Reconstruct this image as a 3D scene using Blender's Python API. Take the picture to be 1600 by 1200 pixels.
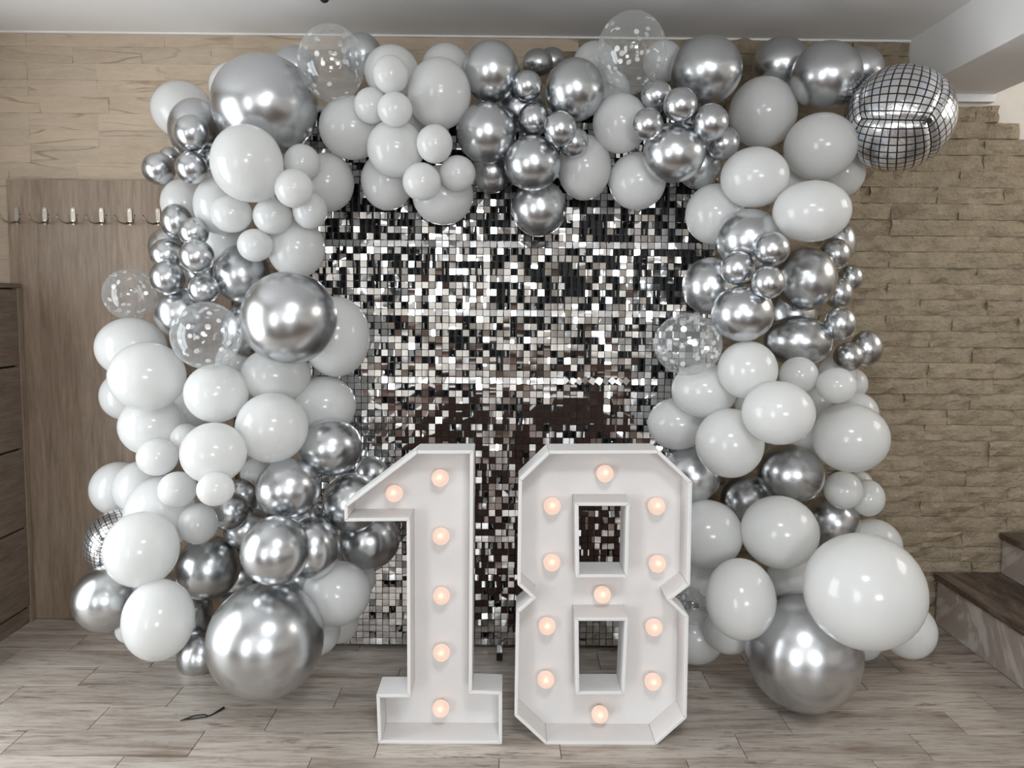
import bpy, bmesh, math, random
from mathutils import Vector, Matrix, noise

# ------------------------------------------------------------------ clear, camera, world, light, exposure
for o in list(bpy.data.objects):
    bpy.data.objects.remove(o)
sc = bpy.context.scene
COL = sc.collection

cam_data = bpy.data.cameras.new('camera')
cam = bpy.data.objects.new('camera', cam_data)
COL.objects.link(cam)
cam_data.sensor_width = 36.0
cam_data.lens = 27.0
cam_data.shift_y = -0.01834
cam_data.clip_start = 0.02
rot = Matrix([[0.999948, -0.008226, -0.006088], [-0.005393, 0.081987, -0.996619], [0.008697, 0.996599, 0.081939]])
cam.matrix_world = Matrix.Translation((0.0, 0.0, 1.46)) @ rot.to_4x4()
sc.camera = cam

world = bpy.data.worlds.new('overcast_sky')
sc.world = world
world.use_nodes = True
world.node_tree.nodes['Background'].inputs['Color'].default_value = (0.72, 0.80, 0.90, 1)
world.node_tree.nodes['Background'].inputs['Strength'].default_value = 0.6

def daylight(name, loc, rot, sx, sy, watts, colour):
    l = bpy.data.lights.new(name, 'AREA')
    l.shape = 'RECTANGLE'; l.size = sx; l.size_y = sy; l.energy = watts; l.color = colour
    o = bpy.data.objects.new(name, l); COL.objects.link(o)
    o.location = loc; o.rotation_euler = rot
    return o
# daylight entering through the glazed doors and windows of the room
R90 = math.radians(90)
COOL = (0.92, 0.968, 1.0)
daylight('daylight_door_front', (-2.56, 1.90, 1.13), (0, -R90, 0), 2.06, 1.14, 40, COOL)
daylight('daylight_door_rear', (-2.56, -2.60, 1.13), (0, -R90, 0), 2.06, 2.34, 100, COOL)
daylight('daylight_window_rear', (1.30, -4.57, 1.60), (R90, 0, 0), 1.54, 1.04, 88, COOL)
daylight('daylight_stairwell', (4.26, 2.2, 2.9), (0, R90, 0), 1.26, 1.56, 34, (1.0, 0.95, 0.88))

vs = sc.view_settings
vs.view_transform = 'Standard'
vs.look = 'None'
vs.exposure = 0.42
vs.gamma = 1.0
vs.use_curve_mapping = False

random.seed(11)

# ------------------------------------------------------------------ helpers
def mesh_obj(name, verts, faces, mat, parent=None, smooth=False, loc=(0, 0, 0)):
    me = bpy.data.meshes.new(name)
    me.from_pydata([tuple(v) for v in verts], [], faces)
    me.update()
    if smooth:
        me.polygons.foreach_set('use_smooth', [True] * len(me.polygons))
    if mat: me.materials.append(mat)
    return link(name, me, parent, loc)

def link(name, me, parent=None, loc=(0, 0, 0)):
    o = bpy.data.objects.new(name, me)
    COL.objects.link(o)
    o.location = loc
    if parent: o.parent = parent
    return o

def bm_obj(name, bm, mat, parent=None, smooth=False, loc=(0, 0, 0)):
    me = bpy.data.meshes.new(name)
    bmesh.ops.recalc_face_normals(bm, faces=bm.faces)
    bm.to_mesh(me); bm.free()
    if smooth:
        me.polygons.foreach_set('use_smooth', [True] * len(me.polygons))
    if mat: me.materials.append(mat)
    return link(name, me, parent, loc)

def box_bm(x0, x1, y0, y1, z0, z1, bevel=0.0, bm=None):
    own = bm is None
    if own: bm = bmesh.new()
    vs_ = [bm.verts.new((x, y, z)) for x in (x0, x1) for y in (y0, y1) for z in (z0, z1)]
    idx = [(0, 1, 3, 2), (4, 6, 7, 5), (0, 4, 5, 1), (2, 3, 7, 6), (0, 2, 6, 4), (1, 5, 7, 3)]
    fs = [bm.faces.new([vs_[i] for i in f]) for f in idx]
    if bevel > 0:
        es = list({e for f in fs for e in f.edges})
        bmesh.ops.bevel(bm, geom=es, offset=bevel, segments=2, affect='EDGES', profile=0.6)
    return bm

def box(name, x0, x1, y0, y1, z0, z1, mat, parent=None, bevel=0.0):
    """box whose object origin sits at the middle of its base"""
    cx, cy = (x0 + x1) / 2, (y0 + y1) / 2
    bm = box_bm(x0 - cx, x1 - cx, y0 - cy, y1 - cy, 0, z1 - z0, bevel)
    p = Vector((cx, cy, z0))
    if parent: p = p - parent.location
    return bm_obj(name, bm, mat, parent, loc=p)

def empty(name, loc=(0, 0, 0)):
    o = bpy.data.objects.new(name, None)
    COL.objects.link(o); o.location = loc
    return o

def tag(o, label=None, cat=None, group=None, kind=None):
    if label: o['label'] = label
    if cat: o['category'] = cat
    if group: o['group'] = group
    if kind: o['kind'] = kind
    return o

def tube_mesh(bm, pts, r, n=8):
    pts = [Vector(p) for p in pts]
    rings = []
    for i, p in enumerate(pts):
        d = (pts[min(i + 1, len(pts) - 1)] - pts[max(i - 1, 0)]).normalized()
        a = d.orthogonal().normalized()
        ref = Vector((0, 0, 1)) if abs(d.z) < 0.9 else Vector((1, 0, 0))
        a = d.cross(ref).normalized(); b = d.cross(a)
        rr = r[i] if isinstance(r, (list, tuple)) else r
        rings.append([bm.verts.new(p + (a * math.cos(t) + b * math.sin(t)) * rr)
                      for t in [2 * math.pi * k / n for k in range(n)]])
    for A, B in zip(rings, rings[1:]):
        for k in range(n):
            bm.faces.new([A[k], A[(k + 1) % n], B[(k + 1) % n], B[k]])
    bm.faces.new(rings[0][::-1]); bm.faces.new(rings[-1])

# ------------------------------------------------------------------ materials
class NT:
    def __init__(s, name):
        s.m = bpy.data.materials.new(name); s.m.use_nodes = True
        s.t = s.m.node_tree; s.n = s.t.nodes; s.n.clear()
        s.out = s.n.new('ShaderNodeOutputMaterial')
    def add(s, typ, **kw):
        nd = s.n.new(typ)
        for k, v in kw.items():
            if k in nd.inputs.keys(): nd.inputs[k].default_value = v
            else: setattr(nd, k, v)
        return nd
    def ln(s, a, b): s.t.links.new(a, b)
    def surf(s, sh): s.ln(sh, s.out.inputs['Surface'])
    def coords(s, scale=(1, 1, 1), kind='Object', rnd=0.0):
        tc = s.add('ShaderNodeTexCoord'); mp = s.add('ShaderNodeMapping')
        mp.inputs['Scale'].default_value = scale
        if rnd:
            oi = s.add('ShaderNodeObjectInfo')
            mu = s.add('ShaderNodeMath', operation='MULTIPLY'); mu.inputs[1].default_value = rnd
            s.ln(oi.outputs['Random'], mu.inputs[0])
            cb = s.add('ShaderNodeCombineXYZ')
            for k in 'XYZ': s.ln(mu.outputs[0], cb.inputs[k])
            va = s.add('ShaderNodeVectorMath', operation='ADD')
            s.ln(tc.outputs[kind], va.inputs[0]); s.ln(cb.outputs[0], va.inputs[1])
            s.ln(va.outputs[0], mp.inputs['Vector'])
        else:
            s.ln(tc.outputs[kind], mp.inputs['Vector'])
        return mp.outputs[0]
    def noise(s, vec, scale, detail=4.0, rough=0.55, dist=0.0):
        n = s.add('ShaderNodeTexNoise', Scale=scale, Detail=detail, Roughness=rough, Distortion=dist)
        s.ln(vec, n.inputs['Vector']); return n.outputs['Fac']
    def ramp(s, fac, stops):
        r = s.add('ShaderNodeValToRGB'); e = r.color_ramp.elements
        while len(e) < len(stops): e.new(0.5)
        for el, (p, c) in zip(e, stops):
            el.position = p; el.color = (*c, 1) if len(c) == 3 else c
        s.ln(fac, r.inputs['Fac']); return r.outputs['Color']
    def mix(s, fac, a, b, mode='MIX'):
        m = s.add('ShaderNodeMix', data_type='RGBA', blend_type=mode)
        if isinstance(fac, (int, float)): m.inputs[0].default_value = fac
        else: s.ln(fac, m.inputs[0])
        for sock, v in ((m.inputs[6], a), (m.inputs[7], b)):
            if isinstance(v, tuple): sock.default_value = (*v, 1)
            else: s.ln(v, sock)
        return m.outputs[2]
    def bump(s, h, strength=0.3, dist=0.01):
        b = s.add('ShaderNodeBump', Strength=strength, Distance=dist); s.ln(h, b.inputs['Height'])
        return b.outputs['Normal']
    def pbr(s, col, rough=0.5, metal=0.0, normal=None, spec=0.5, coat=0.0):
        p = s.add('ShaderNodeBsdfPrincipled')
        if isinstance(col, tuple): p.inputs['Base Color'].default_value = (*col, 1)
        else: s.ln(col, p.inputs['Base Color'])
        if isinstance(rough, (int, float)): p.inputs['Roughness'].default_value = rough
        else: s.ln(rough, p.inputs['Roughness'])
        p.inputs['Metallic'].default_value = metal
        p.inputs['Specular IOR Level'].default_value = spec
        p.inputs['Coat Weight'].default_value = coat
        if normal is not None: s.ln(normal, p.inputs['Normal'])
        return p.outputs[0]

def m_plain(name, col, rough=0.5, metal=0.0, var=0.04, scale=6.0, bump=0.0):
    t = NT(name)
    v = t.coords()
    n = t.noise(v, scale)
    c = t.ramp(n, [(0.3, tuple(x * (1 - var) for x in col)), (0.7, tuple(min(1, x * (1 + var)) for x in col))])
    nm = t.bump(t.noise(v, scale * 12), bump, 0.004) if bump else None
    t.surf(t.pbr(c, rough, metal, nm)); return t.m

def m_white_latex():
    t = NT('white_latex')
    v = t.coords(rnd=9.0)
    c = t.ramp(t.noise(v, 3.0, 2), [(0.3, (0.815, 0.818, 0.808)), (0.7, (0.85, 0.853, 0.843))])
    p = t.pbr(c, 0.15, 0.0, None, 0.6)
    tr = t.add('ShaderNodeBsdfTranslucent'); tr.inputs['Color'].default_value = (0.87, 0.872, 0.862, 1)
    mx = t.add('ShaderNodeMixShader'); mx.inputs[0].default_value = 0.38
    t.ln(p, mx.inputs[1]); t.ln(tr.outputs[0], mx.inputs[2]); t.surf(mx.outputs[0]); return t.m

def m_chrome():
    t = NT('chrome_latex')
    v = t.coords(rnd=9.0)
    c = t.ramp(t.noise(v, 2.5, 2), [(0.3, (0.575, 0.59, 0.605)), (0.7, (0.63, 0.645, 0.66))])
    t.surf(t.pbr(c, 0.27, 1.0)); return t.m

def m_clear():
    t = NT('clear_latex')
    lw = t.add('ShaderNodeLayerWeight', Blend=0.35)
    gl = t.add('ShaderNodeBsdfGlossy', Roughness=0.06); gl.inputs['Color'].default_value = (0.95, 0.96, 0.97, 1)
    df = t.add('ShaderNodeBsdfTranslucent'); df.inputs['Color'].default_value = (0.85, 0.86, 0.86, 1)
    d2 = t.add('ShaderNodeBsdfDiffuse'); d2.inputs['Color'].default_value = (0.85, 0.86, 0.86, 1)
    tr = t.add('ShaderNodeBsdfTransparent'); tr.inputs['Color'].default_value = (0.95, 0.955, 0.955, 1)
    md = t.add('ShaderNodeMixShader'); md.inputs[0].default_value = 0.5
    t.ln(df.outputs[0], md.inputs[1]); t.ln(d2.outputs[0], md.inputs[2])
    film = t.add('ShaderNodeMapRange'); film.inputs['To Min'].default_value = 0.12; film.inputs['To Max'].default_value = 0.34
    t.ln(lw.outputs['Facing'], film.inputs['Value'])
    m0 = t.add('ShaderNodeMixShader'); t.ln(film.outputs[0], m0.inputs[0])
    t.ln(tr.outputs[0], m0.inputs[1]); t.ln(md.outputs[0], m0.inputs[2])
    gf = t.add('ShaderNodeMapRange'); gf.inputs['To Min'].default_value = 0.055; gf.inputs['To Max'].default_value = 0.22
    pw = t.add('ShaderNodeMath', operation='POWER'); pw.inputs[1].default_value = 2.2
    t.ln(lw.outputs['Facing'], pw.inputs[0]); t.ln(pw.outputs[0], gf.inputs['Value'])
    m1 = t.add('ShaderNodeMixShader'); t.ln(gf.outputs[0], m1.inputs[0])
    t.ln(m0.outputs[0], m1.inputs[1]); t.ln(gl.outputs[0], m1.inputs[2])
    t.surf(m1.outputs[0]); return t.m

def m_foil():
    t = NT('printed_disco_foil')
    tc = t.add('ShaderNodeTexCoord'); sp = t.add('ShaderNodeSeparateXYZ'); t.ln(tc.outputs['UV'], sp.inputs[0])
    masks = []; cells = []
    for ax in 'XY':
        mu = t.add('ShaderNodeMath', operation='MULTIPLY'); mu.inputs[1].default_value = 10.0; t.ln(sp.outputs[ax], mu.inputs[0])
        fr = t.add('ShaderNodeMath', operation='FRACT'); t.ln(mu.outputs[0], fr.inputs[0])
        fl = t.add('ShaderNodeMath', operation='FLOOR'); t.ln(mu.outputs[0], fl.inputs[0]); cells.append(fl)
        sb = t.add('ShaderNodeMath', operation='SUBTRACT'); sb.inputs[1].default_value = 0.5; t.ln(fr.outputs[0], sb.inputs[0])
        ab = t.add('ShaderNodeMath', operation='ABSOLUTE'); t.ln(sb.outputs[0], ab.inputs[0])
        gt = t.add('ShaderNodeMath', operation='GREATER_THAN'); gt.inputs[1].default_value = 0.415; t.ln(ab.outputs[0], gt.inputs[0])
        masks.append(gt)
    mx = t.add('ShaderNodeMath', operation='MAXIMUM'); t.ln(masks[0].outputs[0], mx.inputs[0]); t.ln(masks[1].outputs[0], mx.inputs[1])
    cb = t.add('ShaderNodeCombineXYZ'); t.ln(cells[0].outputs[0], cb.inputs['X']); t.ln(cells[1].outputs[0], cb.inputs['Y'])
    wn = t.add('ShaderNodeTexWhiteNoise', noise_dimensions='3D'); t.ln(cb.outputs[0], wn.inputs['Vector'])
    base = t.ramp(wn.outputs['Value'], [(0.0, (0.74, 0.74, 0.75)), (0.75, (0.86, 0.86, 0.87)), (1.0, (0.76, 0.83, 0.95))])
    v = t.coords((1, 1, 1), 'UV')
    nm = t.bump(t.noise(v, 14.0, 3), 0.25, 0.01)
    foil = t.pbr(base, 0.22, 0.9, nm)
    ink = t.pbr((0.008, 0.008, 0.009), 0.35)
    ms = t.add('ShaderNodeMixShader'); t.ln(mx.outputs[0], ms.inputs[0]); t.ln(foil, ms.inputs[1]); t.ln(ink, ms.inputs[2])
    t.surf(ms.outputs[0]); return t.m

def m_stone(name, c0, c1, c2, bumpk, stretch, cracks):
    t = NT(name)
    v = t.coords((stretch, 1, 1), rnd=23.0)
    a = t.noise(v, 14.0, 6, 0.62)
    b = t.noise(v, 70.0, 6, 0.7)
    c = t.ramp(a, [(0.28, c0), (0.5, c1), (0.74, c2)])
    c = t.mix(0.35, c, t.ramp(b, [(0.32, c0), (0.68, c2)]))
    oi = t.add('ShaderNodeObjectInfo')
    tone = t.ramp(oi.outputs['Random'], [(0.0, (0.94, 0.94, 0.94)), (1.0, (1.06, 1.05, 1.04))])
    c = t.mix(1.0, c, tone, 'MULTIPLY')
    h = t.mix(0.5, a, b)
    if cracks:
        # thin wavy bedding cracks running along the stone
        vc = t.coords((0.12, 1, 1), rnd=13.0)
        n = t.noise(vc, 9.0, 2, 0.45)
        line = t.ramp(n, [(0.487, (1, 1, 1)), (0.497, (0.70, 0.66, 0.61)), (0.503, (0.70, 0.66, 0.61)), (0.513, (1, 1, 1))])
        part = t.ramp(t.noise(t.coords((0.6, 1, 1), rnd=5.0), 8.0, 2), [(0.40, (0, 0, 0)), (0.56, (1, 1, 1))])
        c = t.mix(part, c, t.mix(1.0, c, line, 'MULTIPLY'))
        h = t.mix(0.5, h, line)
    t.surf(t.pbr(c, 0.85, 0, t.bump(h, bumpk, 0.06 if not cracks else 0.03), 0.2)); return t.m

def m_planks():
    t = NT('whitewashed_wood_tile')
    v = t.coords((0.7, 6.0, 1), rnd=31.0)
    a = t.noise(v, 3.2, 8, 0.66, 0.3)
    v2 = t.coords((1.6, 26.0, 1), rnd=31.0)
    b = t.noise(v2, 5.0, 7, 0.72)
    v3 = t.coords((1.2, 5.0, 1), rnd=17.0)
    k = t.noise(v3, 3.0, 5, 0.7)
    c = t.ramp(a, [(0.27, (0.20, 0.15, 0.115)), (0.40, (0.39, 0.33, 0.28)), (0.52, (0.54, 0.49, 0.44)), (0.78, (0.62, 0.585, 0.54))])
    streak = t.ramp(b, [(0.33, (0.30, 0.24, 0.20)), (0.46, (0.88, 0.86, 0.84)), (0.6, (1.05, 1.05, 1.05))])
    c = t.mix(0.85, c, streak, 'MULTIPLY')
    knots = t.ramp(k, [(0.30, (0.22, 0.17, 0.14)), (0.40, (1, 1, 1))])
    c = t.mix(0.85, c, knots, 'MULTIPLY')
    oi = t.add('ShaderNodeObjectInfo')
    c = t.mix(1.0, c, t.ramp(oi.outputs['Random'], [(0.0, (0.70, 0.685, 0.67)), (1.0, (0.93, 0.92, 0.91))]), 'MULTIPLY')
    t.surf(t.pbr(c, 0.42, 0, t.bump(b, 0.12, 0.004), 0.4)); return t.m

def m_laminate(name, dark, mid, light, band=9.0, along='Z'):
    t = NT(name)
    st = {'Z': (1, 1, 0.10), 'Y': (1, 0.12, 1)}[along]
    v = t.coords(st)
    fine = t.noise(t.coords(tuple(s * (1 if s < 1 else 1) for s in st)), 70.0, 6, 0.7)
    wavy = t.noise(v, 9.0, 4, 0.6, 1.4)
    sp = t.add('ShaderNodeSeparateXYZ'); t.ln(t.coords(), sp.inputs[0])
    mu = t.add('ShaderNodeMath', operation='MULTIPLY'); mu.inputs[1].default_value = band
    t.ln(sp.outputs['X' if along == 'Z' else 'Z'], mu.inputs[0])
    fl = t.add('ShaderNodeMath', operation='FLOOR'); t.ln(mu.outputs[0], fl.inputs[0])
    wn = t.add('ShaderNodeTexWhiteNoise', noise_dimensions='1D'); t.ln(fl.outputs[0], wn.inputs['W'])
    c = t.ramp(wavy, [(0.25, dark), (0.5, mid), (0.75, light)])
    c = t.mix(0.5, c, t.ramp(fine, [(0.3, dark), (0.7, light)]))
    c = t.mix(1.0, c, t.ramp(wn.outputs['Value'], [(0.0, (0.84, 0.83, 0.82)), (1.0, (1.08, 1.07, 1.06))]), 'MULTIPLY')
    t.surf(t.pbr(c, 0.45, 0, t.bump(fine, 0.08, 0.003), 0.35)); return t.m

def m_marble():
    t = NT('veined_marble')
    v = t.coords((1, 1, 1))
    n = t.noise(v, 1.7, 5, 0.62, 1.0)
    ab = t.ramp(n, [(0.34, (0.60, 0.555, 0.52)), (0.44, (0.52, 0.465, 0.43)), (0.475, (0.36, 0.30, 0.265)), (0.53, (0.40, 0.34, 0.30)), (0.56, (0.54, 0.49, 0.455)), (0.66, (0.62, 0.575, 0.54))])
    t.surf(t.pbr(ab, 0.25, 0, None, 0.5)); return t.m

def m_tread():
    t = NT('dark_streaked_granite')
    v = t.coords((5.0, 0.9, 3.0))
    n = t.noise(v, 3.0, 7, 0.68, 1.1)
    c = t.ramp(n, [(0.32, (0.025, 0.017, 0.013)), (0.5, (0.075, 0.053, 0.04)), (0.64, (0.16, 0.122, 0.098)), (0.76, (0.30, 0.25, 0.215))])
    t.surf(t.pbr(c, 0.38, 0, t.bump(n, 0.2, 0.005), 0.5)); return t.m

def m_bulb():
    t = NT('lit_globe_bulb')
    tc = t.add('ShaderNodeTexCoord')
    ds = t.add('ShaderNodeVectorMath', operation='DISTANCE'); ds.inputs[1].default_value = (0.0, -0.026, 0.010)
    t.ln(tc.outputs['Object'], ds.inputs[0])
    mr = t.add('ShaderNodeMapRange', interpolation_type='SMOOTHSTEP')
    for k, vv in (('From Min', 0.002), ('From Max', 0.022), ('To Min', 1.0), ('To Max', 0.0)): mr.inputs[k].default_value = vv
    t.ln(ds.outputs['Value'], mr.inputs['Value'])
    st = t.ramp(mr.outputs[0], [(0.0, (0.50, 0.335, 0.265)), (0.55, (0.56, 0.37, 0.27)), (0.86, (0.68, 0.44, 0.26)), (1.0, (1.25, 0.95, 0.62))])
    em = t.add('ShaderNodeEmission', Strength=1.12); t.ln(st, em.inputs['Color'])
    gl = t.pbr((0.25, 0.22, 0.2), 0.25)
    ad = t.add('ShaderNodeAddShader'); t.ln(em.outputs[0], ad.inputs[0]); t.ln(gl, ad.inputs[1])
    t.surf(ad.outputs[0]); return t.m

M = {}
M['white'] = m_white_latex()
M['chrome'] = m_chrome()
M['clear'] = m_clear()
M['confetti'] = m_plain('silver_confetti_foil', (0.95, 0.955, 0.96), 0.22, 0.45)
M['foil'] = m_foil()
M['ink'] = m_plain('black_foil_seam', (0.01, 0.01, 0.011), 0.4)
M['stone_rough'] = m_stone('split_face_sandstone', (0.33, 0.26, 0.175), (0.56, 0.455, 0.325), (0.70, 0.585, 0.44), 1.0, 0.8, False)
M['stone_smooth'] = m_stone('honed_sandstone', (0.41, 0.325, 0.24), (0.50, 0.405, 0.31), (0.555, 0.46, 0.36), 0.35, 0.28, True)
M['mortar'] = m_plain('cream_plaster_behind_stone', (0.66, 0.62, 0.56), 0.9, bump=0.1)
M['plaster'] = m_plain('white_ceiling_paint', (0.86, 0.85, 0.84), 0.9, var=0.02, scale=2.0, bump=0.05)
M['wallpaint'] = m_plain('cream_wall_paint', (0.62, 0.58, 0.53), 0.9, var=0.03, scale=2.0, bump=0.05)
M['cornice'] = m_plain('white_cornice_paint', (0.78, 0.77, 0.75), 0.8)
M['plank'] = m_planks()
M['grout'] = m_plain('grey_tile_grout', (0.20, 0.18, 0.16), 0.9)
M['rear_floor'] = m_laminate('dark_brown_parquet', (0.05, 0.03, 0.022), (0.085, 0.052, 0.04), (0.12, 0.08, 0.06), 8.0, 'Z')
M['wainscot'] = m_laminate('dark_brown_panelling', (0.045, 0.024, 0.018), (0.075, 0.042, 0.032), (0.10, 0.06, 0.045), 6.0, 'Z')
M['oak'] = m_laminate('grey_oak_laminate', (0.15, 0.104, 0.071), (0.27, 0.20, 0.144), (0.40, 0.315, 0.238), 8.3, 'Z')
M['dark_oak'] = m_laminate('dark_aged_oak_laminate', (0.07, 0.05, 0.038), (0.18, 0.138, 0.105), (0.30, 0.24, 0.19), 2.76, 'Y')
M['gap'] = m_plain('black_cabinet_gap', (0.012, 0.010, 0.009), 0.8)
M['nickel'] = m_plain('brushed_nickel', (0.34, 0.30, 0.25), 0.42, 1.0)
M['marble'] = m_marble()
M['tread'] = m_tread()
M['letter'] = m_plain('white_painted_foam_board', (0.68, 0.665, 0.655), 0.55, var=0.025, scale=9.0, bump=0.06)
M['bulb'] = m_bulb()
M['hardboard'] = m_plain('brown_hardboard', (0.13, 0.075, 0.058), 0.8, var=0.1)
M['socket'] = m_plain('white_plastic_socket', (0.75, 0.72, 0.68), 0.5)
M['mirror'] = m_plain('mirror_sequin_film', (0.80, 0.80, 0.80), 0.04, 1.0, var=0.03, scale=40)
M['backing'] = m_plain('black_plastic_grid', (0.006, 0.006, 0.006), 0.6)
M['steel'] = m_plain('polished_steel_tube', (0.62, 0.62, 0.62), 0.25, 1.0)
M['rubber'] = m_plain('black_rubber', (0.015, 0.015, 0.015), 0.7)
M['frame'] = m_plain('white_window_frame', (0.75, 0.75, 0.74), 0.5)
M['lampblack'] = m_plain('black_lamp_metal', (0.02, 0.025, 0.022), 0.35)

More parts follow.
